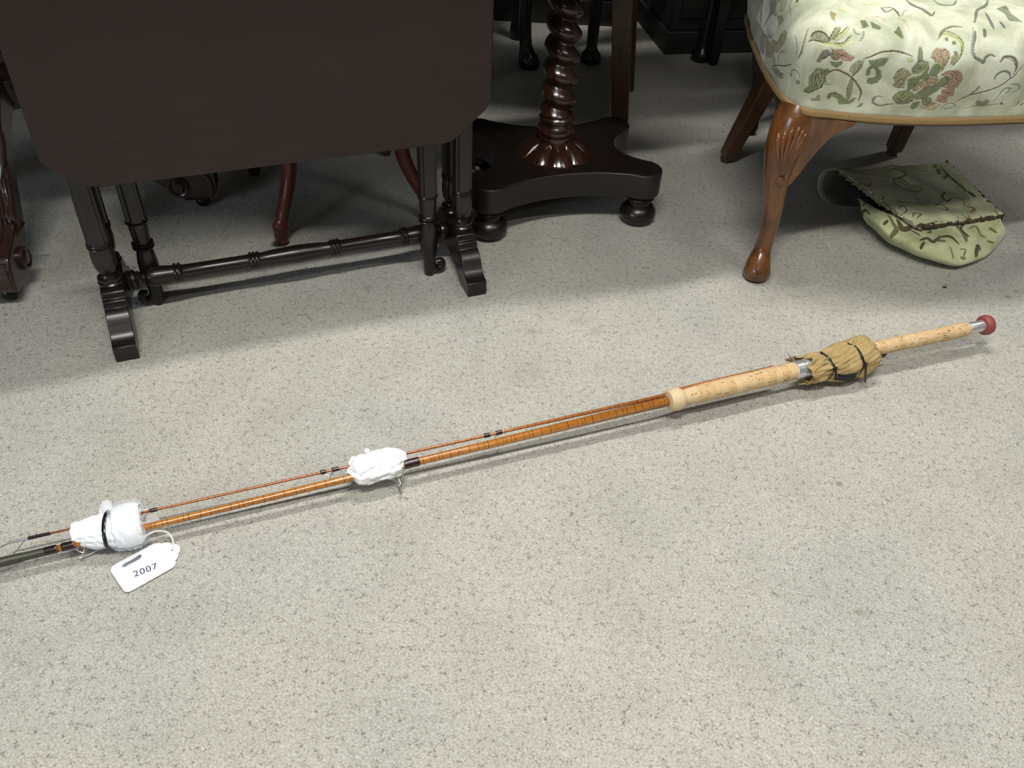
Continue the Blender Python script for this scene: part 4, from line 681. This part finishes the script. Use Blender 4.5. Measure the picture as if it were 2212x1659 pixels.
# ================= fishing rod, top section =================
QA = Vector((-.6743, .7115, .032)); QB = Vector((.2653, 1.0843, .042)); ZQ = (QB-QA).normalized(); RQ = frame(QA, ZQ); RQI = RQ.inverted()
tip = rodthing('rod_top_section', 'thinner cane rod section strapped beside the thicker butt section', 'fishing rod', RQ)
obj('cane_blank', zsweep([(.0017, .045), (.0020, .2), (.0026, .7), (.0038, 1.005)]), M['cane_thin'], tip, smooth=180)
So = (RQI.to_3x3() @ Vector((-.38, .90, .25))).normalized()
obj('cane_blank', MB().sweep([tuple(So*k+Vector((0, 0, z))) for z, k in ((1.0, .0), (1.03, .0045), (1.10, .0060), (1.22, .0070))], .0040, 6, sec=HEX), M['cane_thin'], tip, smooth=180)
obj('tip_tube', MB().lathe([(.0016, -.002), (.0019, .002), (.0020, .024)], 14), M['metal'], tip, label='bright metal tip ring tube')
def wp(a, b, r=.0030): whip(a, b, r, tip)
wp(.0235, .052, .0024); wp(.182, .1925, .0030); wp(.4245, .4325, .0033); wp(.442, .4525, .0033); wp(.6825, .6925, .0037); wp(.7026, .7130, .0037)
Dq = (RQI.to_3x3() @ Vector((.15, -.72, -.68))).normalized(); Sq = Dq.cross(Vector((0, 0, 1)))
def hq(z, d, s=0): v_ = Dq*d+Sq*s; return (v_.x, v_.y, z)
wire(tip, [hq(-.0, .001), hq(-.012, .004), hq(-.018, .010), hq(-.018, .0195), hq(-.013, .0225), hq(-.004, .021), hq(.010, .010), hq(.018, .002)], .0007)
for zc in (.172, .437, .6975):
    wire(tip, [hq(zc-.0075, .002), hq(zc-.003, .006, .001), hq(zc, .0105, .002), hq(zc+.002, .0125, 0), hq(zc, .0105, -.002), hq(zc+.003, .006, -.001), hq(zc+.0075, .002)], .0006, n=30)

# ================= reel in its canvas bag =================
B0_ = PA+ZD*1.298-Vector((0, 0, .004)); B1_ = PC+ZE*(-.001)-Vector((0, 0, .009)); BG = frame(B0_, B1_-B0_); BL = (B1_-B0_).length
bag = rodthing('reel_bag', 'khaki canvas bag wrapped round the reel between the two cork grips', 'bag', BG)
na_, nb_ = 200, 170; g = np.zeros((na_, nb_, 3)); dnl = (BG.inverted().to_3x3() @ Vector((0, 0, -1))); dna = math.atan2(dnl.y, dnl.x)
zs = np.linspace(-.012, BL+.004, nb_)
for j, z in enumerate(zs):
    u_ = (z+.012)/(BL+.016)
    R_ = np.interp(u_, [0, .05, .14, .22, .27, .33, .45, .57, .64, .68, .74, .84, .93, 1], [.0225, .0262, .0275, .0262, .0245, .0300, .0345, .0368, .0355, .0320, .0378, .0375, .0335, .0250])
    for i in range(na_):
        a = 2*PI*i/na_
        wr = .0018*math.sin(9*a+14*u_+2*math.sin(6*u_))*(1-.3*u_)+.0016*math.sin(15*a-9*u_)*math.exp(-((u_-.25)/.14)**2)*1.8+.0020*math.sin(6*a+20*u_)*math.exp(-((u_-.70)/.1)**2)
        wr += .0030*math.sin(2*a+9*u_+1)*math.sin(7*u_+1.5*a)+.0020*math.sin(4*a-13*u_+2)*math.sin(11*u_+3*a)
        wr += .0030*math.sin(5*a+2)*math.exp(-(u_/.10)**2)+.0012*math.sin(4*a-11*u_+1)+.0007*math.sin(23*a+31*u_)+.0026*math.sin(3*a+4)*math.exp(-((1-u_)/.1)**2)
        low = 1+.14*math.cos(a-dna)*math.sin(PI*min(1, max(0, u_)))
        r = (R_*.97)*low+wr*.62; g[i, j] = (r*math.cos(a), r*math.sin(a), z+.0035*math.sin(4*a+1)*(u_ < .1)*(1-u_/.1)+.002*math.sin(7*a)*(u_ > .93))
lowest = min((BG @ Vector(p)).z for p in g.reshape(-1, 3)[::7]); print('bag lowest', lowest)
b = gridobj('bag_cloth', g, M['canvas'], bag, closed=True); so = b.modifiers.new('solid', 'SOLIDIFY'); so.thickness = .0016; so.offset = -1
def patch(u0, u1, a0, a1, m_, name, lab=None, lift=.0012):
    gi = np.zeros((30, 24, 3)); aw = np.linspace(a0, a1, 24)
    for i_, z in enumerate(np.linspace(u0, u1, 30)):
        jj_ = int(np.interp(z, [0, 1], [0, nb_-1]))
        for k_, a in enumerate(aw):
            ii_ = int((a % (2*PI))/(2*PI)*na_) % na_; p = g[ii_, jj_]; rr = math.hypot(p[0], p[1]); gi[i_, k_] = (p[0]*(1+lift/rr), p[1]*(1+lift/rr), p[2])
    return gridobj(name, gi, m_, bag, label=lab)
cam_l = BG.inverted() @ Vector((0, 0, 1.0)); caa = math.atan2(cam_l.y, cam_l.x)       # which side of the bag faces up and forward
sgd = 1 if ((dna-caa+PI) % (2*PI)-PI) > 0 else -1
patch(.32, .62, caa+sgd*.92, caa+sgd*1.35, mat('black_webbing', (.012, .013, .015), .7), 'webbing', 'black webbing strip')
inner = MB().lathe([(.0135, -.004), (.0150, .0), (.0150, BL-.01), (.0135, BL)], 24); obj('bag_lining', inner, mat('dark_lining', (.05, .04, .025), .9), bag)
ruf = []   # pleated mouth of the bag
g3 = np.zeros((160, 14, 3))
for i in range(160):
    a = 2*PI*i/160
    for j in range(14):
        s = j/13; r = .0188+.0050*s+.0026*s*math.sin(5*a+1)+.0018*s*math.sin(9*a); z = .026-.042*s+.006*s*math.sin(3*a+caa+1.5)+.0022*s*math.sin(8*a); g3[i, j] = (r*math.cos(a), r*math.sin(a), z)
o = gridobj('bag_mouth', g3, M['canvas'], bag, closed=True); so = o.modifiers.new('solid', 'SOLIDIFY'); so.thickness = .0014
def tie_ring(u_, lift, tilt=0):
    jj_ = int(u_*(nb_-1)); pts = []
    for k in range(61):
        a = 2*PI*k/60; i_ = int(a/(2*PI)*na_) % na_; p = g[i_, jj_]; rr = math.hypot(p[0], p[1])+lift; pts.append((rr*math.cos(a), rr*math.sin(a), p[2]+tilt*math.cos(a-caa-1.2)))
    return np.array(pts)
def smoothring(p):
    q = p[:-1].copy()
    for _ in range(3): q = (np.roll(q, 1, 0)+q*2+np.roll(q, -1, 0))/4
    return [tuple(x) for x in np.vstack([q, q[:1]])]
def cable_tie(Mx, pts, ang, label, tail, idx):
    o = rodthing('cable_tie', label, 'cable tie', Mx, 'black cable ties holding the bundle')
    obj('strap', MB().sweep(pts, [(.0030, .0009)]*len(pts), 8, upv=(0, 0, 1), cap=False), M['plastic'], o, smooth=60)
    k = int((ang % (2*PI))/(2*PI)*(len(pts)-1)); p = Vector(pts[k]); nrm = Vector((p.x, p.y, 0)).normalized(); tan = Vector((0, 0, 1)).cross(nrm)*tail[0]
    hd = MB().box((0, 0, 0), (.0046, .0066, .0060), frame(p+nrm*.0018, Vector((0, 0, 1)), nrm)); obj('ratchet_head', hd, M['plastic'], o, bevel=.0007)
    q = [p+nrm*.002, p+nrm*.004+tan*.008, p+nrm*.0035+tan*(tail[1]*.6)+Vector((0, 0, tail[2]*.5)), p+nrm*tail[3]+tan*tail[1]+Vector((0, 0, tail[2]))]
    obj('strap_tail', MB().sweep(smoothpath(q, 12), [(.0009, .0022)]*11+[(.0006, .001)], 6, upv=tuple(nrm)), M['plastic'], o, smooth=60); return o
cable_tie(BG, smoothring(tie_ring(.27, .0016, .004)), caa+sgd*.50, 'black cable tie round the narrow mouth end of the khaki bag', (sgd, .018, .004, .002), 0)
cable_tie(BG, smoothring(tie_ring(.675, .0016, .005)), caa+sgd*.62, 'black cable tie with a long loose tail round the wide end of the khaki bag', (sgd, .036, .003, .004), 1)
jt = rodthing('string_tuft', 'frayed brown string end poking out beside the aluminium reel fitting', 'string', R1)
m = MB()
for k in range(34):
    s = Vector((.0165, -.0, 1.262))+Vector(rng.normal(0, .002, 3)); e = s+Vector((abs(rng.normal(.006, .003)), rng.normal(0, .004), rng.normal(-.005, .005))); m.sweep([s, (s+e)/2+Vector(rng.normal(0, .0015, 3)), e], .0005, 4)
jto = obj('string_strands', m, M['jute'], jt); jto['kind'] = 'stuff'
Cdir = (RI.to_3x3() @ Vector((-.1, .75, .55))).normalized(); jto.rotation_euler = (0, 0, math.atan2(Cdir.y, Cdir.x))
m = MB()
d2 = (R2.inverted().to_3x3() @ Vector((0, -.35, -.93))).normalized()
m.sweep(smoothpath([tuple(d2*.0135+Vector((0, 0, .0))), tuple(d2*.0150+Vector((0, 0, .02))), tuple(d2*.0145+Vector((0, 0, .032))), tuple(d2*.0125+Vector((0, 0, .040)))], 12), [(.003, .008)]*9+[(.002, .006), (.002, .004), (.001, .002)], 10)
rc = obj('reel_clip', m, mat('grey_alloy', (.06, .06, .055), .6, .3), rod, label='dark grey clip end under the cork'); rc.matrix_local = R2L

# ================= plastic wraps =================
def lump(nu, nv, z0, z1, rad, cx, cy, ell, seed, amp, ph=0, sq=1.0):
    r_ = np.random.default_rng(seed); A_m = r_.normal(0, 1, (14,)); B_m = r_.integers(3, 17, 14); C_m = r_.normal(0, 9, 14); D_m = r_.random(14)*6
    g = np.zeros((nu, nv, 3))
    for j in range(nv):
        u_ = j/(nv-1); z = z0+(z1-z0)*u_; R_ = np.interp(u_, rad[0], rad[1])
        a = 2*PI*np.arange(nu)/nu; wv = sum(A_m[k]/(1+B_m[k]*.12)*np.abs(np.sin(B_m[k]*a*.5*2/2+C_m[k]*u_+D_m[k])) for k in range(14))*amp
        r = R_+wv; ca, sa = np.cos(a), np.sin(a); rr = r/np.sqrt((ca/ell[0])**2+(sa/ell[1])**2)*1.0
        g[:, j, 0] = cx+rr*ca; g[:, j, 1] = cy+rr*sa; g[:, j, 2] = z+amp*np.sin(5*a+D_m[0])*(1 if j in (0, nv-1) else .3)
    return g
def axisang(v): q = RI.to_3x3() @ Vector(v); return math.atan2(q.y, q.x)
def rotz(g, a): c, s = math.cos(a), math.sin(a); h = g.copy(); h[..., 0] = c*g[..., 0]-s*g[..., 1]; h[..., 1] = s*g[..., 0]+c*g[..., 1]; return h
hz = axisang((-.38, .92, 0))          # across the rods, level
# left bundle: foam sleeve, ballooning plastic, loose film
w1 = rodthing('bubble_wrap', 'white foam and bubble wrap bundle round the rod tips by the numbered tag', 'packing', R1)
g = lump(110, 50, .091, .140, ([0, .5, 1], [.0150, .0195, .0215]), .0165, 0, (1.16, .95), 3, .0009); gridobj('foam_sleeve', rotz(g, hz), M['foam'], w1, closed=True)
gi = rotz(lump(90, 40, .102, .146, ([0, .2, .6, 1], [.0115, .0165, .0205, .0215]), .0085, 0, (1.15, .95), 5, .0012), hz); gridobj('foam_sleeve', gi, M['foam'], w1, closed=True)
g = lump(110, 70, .137, .186, ([0, .1, .3, .6, .85, 1], [.0190, .0270, .0305, .0315, .0295, .0270]), .0125, 0, (1.22, 1.0), 9, .0014); g *= 1; gridobj('bubble_wrap_bulge', rotz(g, hz), M['film'], w1, closed=True)
g = lump(90, 50, .142, .182, ([0, .12, .5, .85, 1], [.018, .0255, .0280, .0268, .0225]), .0125, 0, (1.2, 1.0), 4, .0005); gridobj('foam_core', rotz(g, hz), M['foam'], w1, closed=True)
def flap(pts, par, mt, n=26, seed=0, amp=.0016):
    """crumpled sheet spanned by 4x4-ish world control rows"""
    C = np.array(pts, float); G_ = bigrid(C, n, n); r_ = np.random.default_rng(seed); u_, v_ = np.meshgrid(np.linspace(0, 1, n), np.linspace(0, 1, n), indexing='ij')
    for k in range(6): a, b, c, d = r_.normal(0, 9, 2).tolist()+[r_.random()*6, r_.normal(0, 1)]; G_[..., 2] += amp*d*np.abs(np.sin(a*u_+b*v_+c))*.5
    G_[..., 2] = np.maximum(G_[..., 2], .0015)
    L_ = np.array([[tuple(RI @ Vector(p)) for p in row] for row in G_]); return gridobj('film_flap', L_, mt, par)
flap([[(-0.5844, 0.7389, 0.022), (-0.5667, 0.7369, 0.022), (-0.5464, 0.7367, 0.02)], [(-0.5825, 0.7322, 0.012), (-0.5667, 0.7301, 0.012), (-0.5505, 0.7337, 0.01)], [(-0.5802, 0.7305, 0.004), (-0.5685, 0.7289, 0.004), (-0.557, 0.733, 0.004)]], w1, M['film_white'], 30, 2, 0.003)
flap([[(-0.5452, 0.7384, 0.022), (-0.5251, 0.7366, 0.022), (-0.5072, 0.7469, 0.02)], [(-0.5451, 0.7365, 0.01), (-0.5268, 0.7329, 0.01), (-0.5107, 0.7446, 0.008)], [(-0.5397, 0.7383, 0.003), (-0.5268, 0.7315, 0.0025), (-0.5187, 0.7381, 0.003)]], w1, M['film_white'], 34, 5, 0.004)
flap([[(-0.5718, 0.7828, 0.044), (-0.5652, 0.7842, 0.046), (-0.5583, 0.7821, 0.044)], [(-0.571, 0.7743, 0.044), (-0.5614, 0.7725, 0.048), (-0.553, 0.7731, 0.046)], [(-0.571, 0.765, 0.04), (-0.5592, 0.7625, 0.044), (-0.549, 0.7632, 0.044)]], w1, M['film_white'], 24, 8, 0.0012)
flap([[(-0.5241, 0.7855, 0.03), (-0.5129, 0.7863, 0.028), (-0.5009, 0.7836, 0.024)], [(-0.5187, 0.7653, 0.022), (-0.5056, 0.7679, 0.02), (-0.4917, 0.7722, 0.018)], [(-0.5148, 0.7452, 0.008), (-0.5086, 0.7505, 0.006), (-0.5004, 0.7603, 0.008)]], w1, M['film'], 30, 11, 0.004)
o = rodthing('cable_tie', 'black cable tie cinched round the white bubble wrap bundle', 'cable tie', R1, 'black cable ties holding the bundle')
ring = []
for k in range(61):
    a = 2*PI*k/60; r = .0232; ca, sa = math.cos(a), math.sin(a); rr = r/math.sqrt((ca/1.26)**2+(sa/.98)**2); x, y = .0125+rr*ca, rr*sa; ring.append((x*math.cos(hz)-y*math.sin(hz), x*math.sin(hz)+y*math.cos(hz), .1375+.0035*math.cos(a)))
obj('strap', MB().sweep(ring, [(.0027, .0009)]*61, 8, upv=(0, 0, 1), cap=False), M['plastic'], o, smooth=60)
obj('ratchet_head', MB().box((0, 0, 0), (.006, .006, .0045), Matrix.Translation(Vector(ring[45])*1.0)), M['plastic'], o, bevel=.0008)
# middle bundle
w2 = rodthing('tissue_wrap', 'crumpled white tissue wad round both canes near mid-rod', 'packing', R1)
g = lump(120, 80, .480, .556, ([0, .08, .25, .5, .8, .95, 1], [.013, .0205, .0228, .0222, .0225, .0200, .0150]), .0105, 0, (1.22, .95), 21, .0017); gridobj('tissue_wad', rotz(g, hz), M['tissue'], w2, closed=True)
g = lump(60, 20, .474, .492, ([0, .5, 1], [.004, .012, .019]), .008, 0, (1.1, 1), 23, .0012); gridobj('tissue_end', rotz(g, hz), M['tissue'], w2, closed=True)
g = lump(60, 20, .548, .566, ([0, .5, 1], [.019, .015, .008]), .014, 0, (1.1, .8), 25, .0012); gridobj('tissue_end', rotz(g, hz), M['tissue'], w2, closed=True)
tf = MB(); pp = Vector((.046, 0, .512)); tf.ball((pp.x*math.cos(hz), pp.x*math.sin(hz), pp.z), (.005, .005, .005), 9, 6)
obj('tissue_tuft', tf, M['tissue'], w2)

# ================= numbered tag =================
tg = thing('lot_tag', 'white scalloped card tag printed 2007 tied to the rod', 'tag', (-.5022, .6633, 0), math.radians(43.91))
out = [(-.0025, .0478), (.0020, .0530), (.0070, .0540), (.0307, .0540), (.0503, .0540), (.0620, .0538), (.0680, .0515), (.0712, .0474), (.0755, .0458), (.0796, .0420), (.0808, .0377), (.0845, .0352), (.0874, .0300), (.0872, .0235), (.0838, .0178), (.0808, .0160), (.0786, .0118), (.0756, .0088), (.0725, .0078), (.0707, .0030), (.0678, -.0004), (.0631, -.0018), (.0445, -.0020), (.0251, -.0022), (.0086, -.0024), (.0030, -.0018), (-.0008, .0004), (-.0024, .0040), (-.0026, .0090), (-.0028, .0300), (-.0030, .0430)]
hole = [(.0770+.0022*math.cos(a), .0268+.0010*math.sin(a)) for a in np.linspace(0, 2*PI, 12, endpoint=False)]
cv = bpy.data.curves.new('card', 'CURVE'); cv.dimensions = '2D'; cv.fill_mode = 'BOTH'; cv.extrude = .00025
for loop in (out, hole):
    sp = cv.splines.new('POLY'); sp.points.add(len(loop)-1); sp.use_cyclic_u = True
    for k, (x, y) in enumerate(loop): sp.points[k].co = (x, y, 0, 1)
co = bpy.data.objects.new('card_tmp', cv); COL.objects.link(co)
def tomesh(o, name, mt, par, loc=(0, 0, 0), rot=(0, 0, 0), label=None):
    me = bpy.data.meshes.new_from_object(o.evaluated_get(bpy.context.evaluated_depsgraph_get())); me.name = name; me.materials.clear(); me.materials.append(mt); bpy.data.objects.remove(o, do_unlink=True)
    n = bpy.data.objects.new(name, me); COL.objects.link(n); n.parent = par; n.location = loc; n.rotation_euler = rot
    if label: n['label'] = label
    return n
bpy.context.view_layer.update(); TZ = .0028
card = tomesh(co, 'card', M['paper'], tg, (0, 0, TZ))
def text(s, size, x, y, rot, mt, label, sp=1.0, wide=1.0, off=0):
    c = bpy.data.curves.new('t', 'FONT'); c.body = s; c.size = size; c.extrude = .00003; c.space_character = sp; c.offset = off; o = bpy.data.objects.new('t', c); COL.objects.link(o); bpy.context.view_layer.update()
    n = tomesh(o, 'printed_text', mt, card, (x, y, .00027), (0, 0, rot), label); n.scale = (wide, 1, 1); return n
text('2007', .0150, .0172, .0168, math.radians(-11.5), M['ink'], 'printed number 2007', 1.12, .98, .00012)
text('Stac ey', .0040, .0262, .0300, math.radians(-13), mat('very_faint_print', (.76, .77, .78), .6), 'very faint small print', 1.15)
text('June 202', .0034, .0235, .0098, math.radians(-13), bpy.data.materials['very_faint_print'], 'very faint small print', 1.15)
mk = MB().prism([(.0112, .0425), (.0138, .0462), (.0184, .0472), (.0249, .0468), (.0317, .0471), (.0371, .0483), (.0392, .0482), (.0404, .0462), (.0402, .0440), (.0368, .0413), (.030, .0408), (.0225, .0412), (.0157, .0409), (.0134, .0421)], .00026, .00031); obj('marker_stroke', mk, M['marker'], card, label='grey marker pen stroke')
for x, y in ((.015, .0339), (.0583, .006), (.0583, .0322)): obj('print_speck', MB().lathe([(.0004, .00026), (.0004, .0003)], 6), M['faint'], card, loc=(x, y, 0))
st = thing('tag_string', 'looped white cotton string running from the tag to the rod', 'string', (-.5, .72, 0))
def stringpart(pts, r=.0007):
    p = [(x+.5, y-.72, z) for x, y, z in pts]; return obj('string_strand', MB().sweep(smoothpath(p, 50), r, 8), M['string'], st, smooth=180)
from_tag = tg.matrix_basis @ Vector((.0770, .0268, .0036))
stringpart([(from_tag.x, from_tag.y, .0030), (-.4655, .7400, .0050), (-.4678, .7480, .011), (-.4760, .7535, .019), (-.4870, .7490, .026), (-.498, .7360, .030), (-.512, .725, .030)])
stringpart([(from_tag.x, from_tag.y, .0030), (-.4645, .7410, .0055), (-.4670, .7490, .012), (-.4755, .7545, .020), (-.4870, .7500, .027), (-.498, .7370, .031), (-.512, .727, .030)])
stringpart([(-.545, .7300, .012), (-.560, .7265, .010), (-.574, .7190, .006), (-.5850, .7130, .004)]); stringpart([(-.5850, .7130, .004), (-.5800, .7190, .014), (-.5755, .7270, .028), (-.574, .735, .036)])
obj('knot', MB().ball((-.0852, -.0072, .0045), (.0022, .002, .002), 8, 6), M['string'], st)

# ================= bits of lint on the carpet =================
def lint(x, y, l, a, r, label):
    o = thing('lint_scrap', label, 'lint', (x, y, 0)); d = Vector((math.cos(a), math.sin(a), 0))*l
    obj('fibre', MB().sweep(smoothpath([(-d.x, -d.y, r), (d.y*.25, -d.x*.25, r*1.3), (d.x, d.y, r)], 8), [r*.5]+[r]*6+[r*.4], 6), M['lint'], o, smooth=180)
lint(-.597, .651, .0045, .9, .0004, 'thin pale curl of lint on the carpet below the dark rod end')
lint(-.535, 1.233, .002, .2, .0008, 'tiny white speck on the carpet beneath the table stretcher')
lint(.482, 1.234, .0022, -.6, .0008, 'short white scrap on the carpet behind the upper end of the cork grip')
lint(.447, 1.100, .0015, 0, .0010, 'tiny pale crumb in the shadow below the cork grip')
lint(.085, 1.155, .004, .3, .0005, 'pale thread on the open carpet behind the thin cane')
lint(-.106, 1.163, .003, .5, .0006, 'pale thread on the carpet in front of the right table foot')
lint(.722, 1.235, .0015, .5, .0009, 'tiny bright crumb under the right-hand cork grip')
lint(.701, 1.523, .0024, .9, .0004, 'small white fleck on the carpet below the folded cover')
o = thing('grit_crumb', 'dark oval crumb on the carpet below the folded cover', 'crumb', (.895, 1.52, 0)); obj('crumb', MB().ball((0, 0, .0015), (.005, .003, .0015), 10, 6), M['grit'], o)
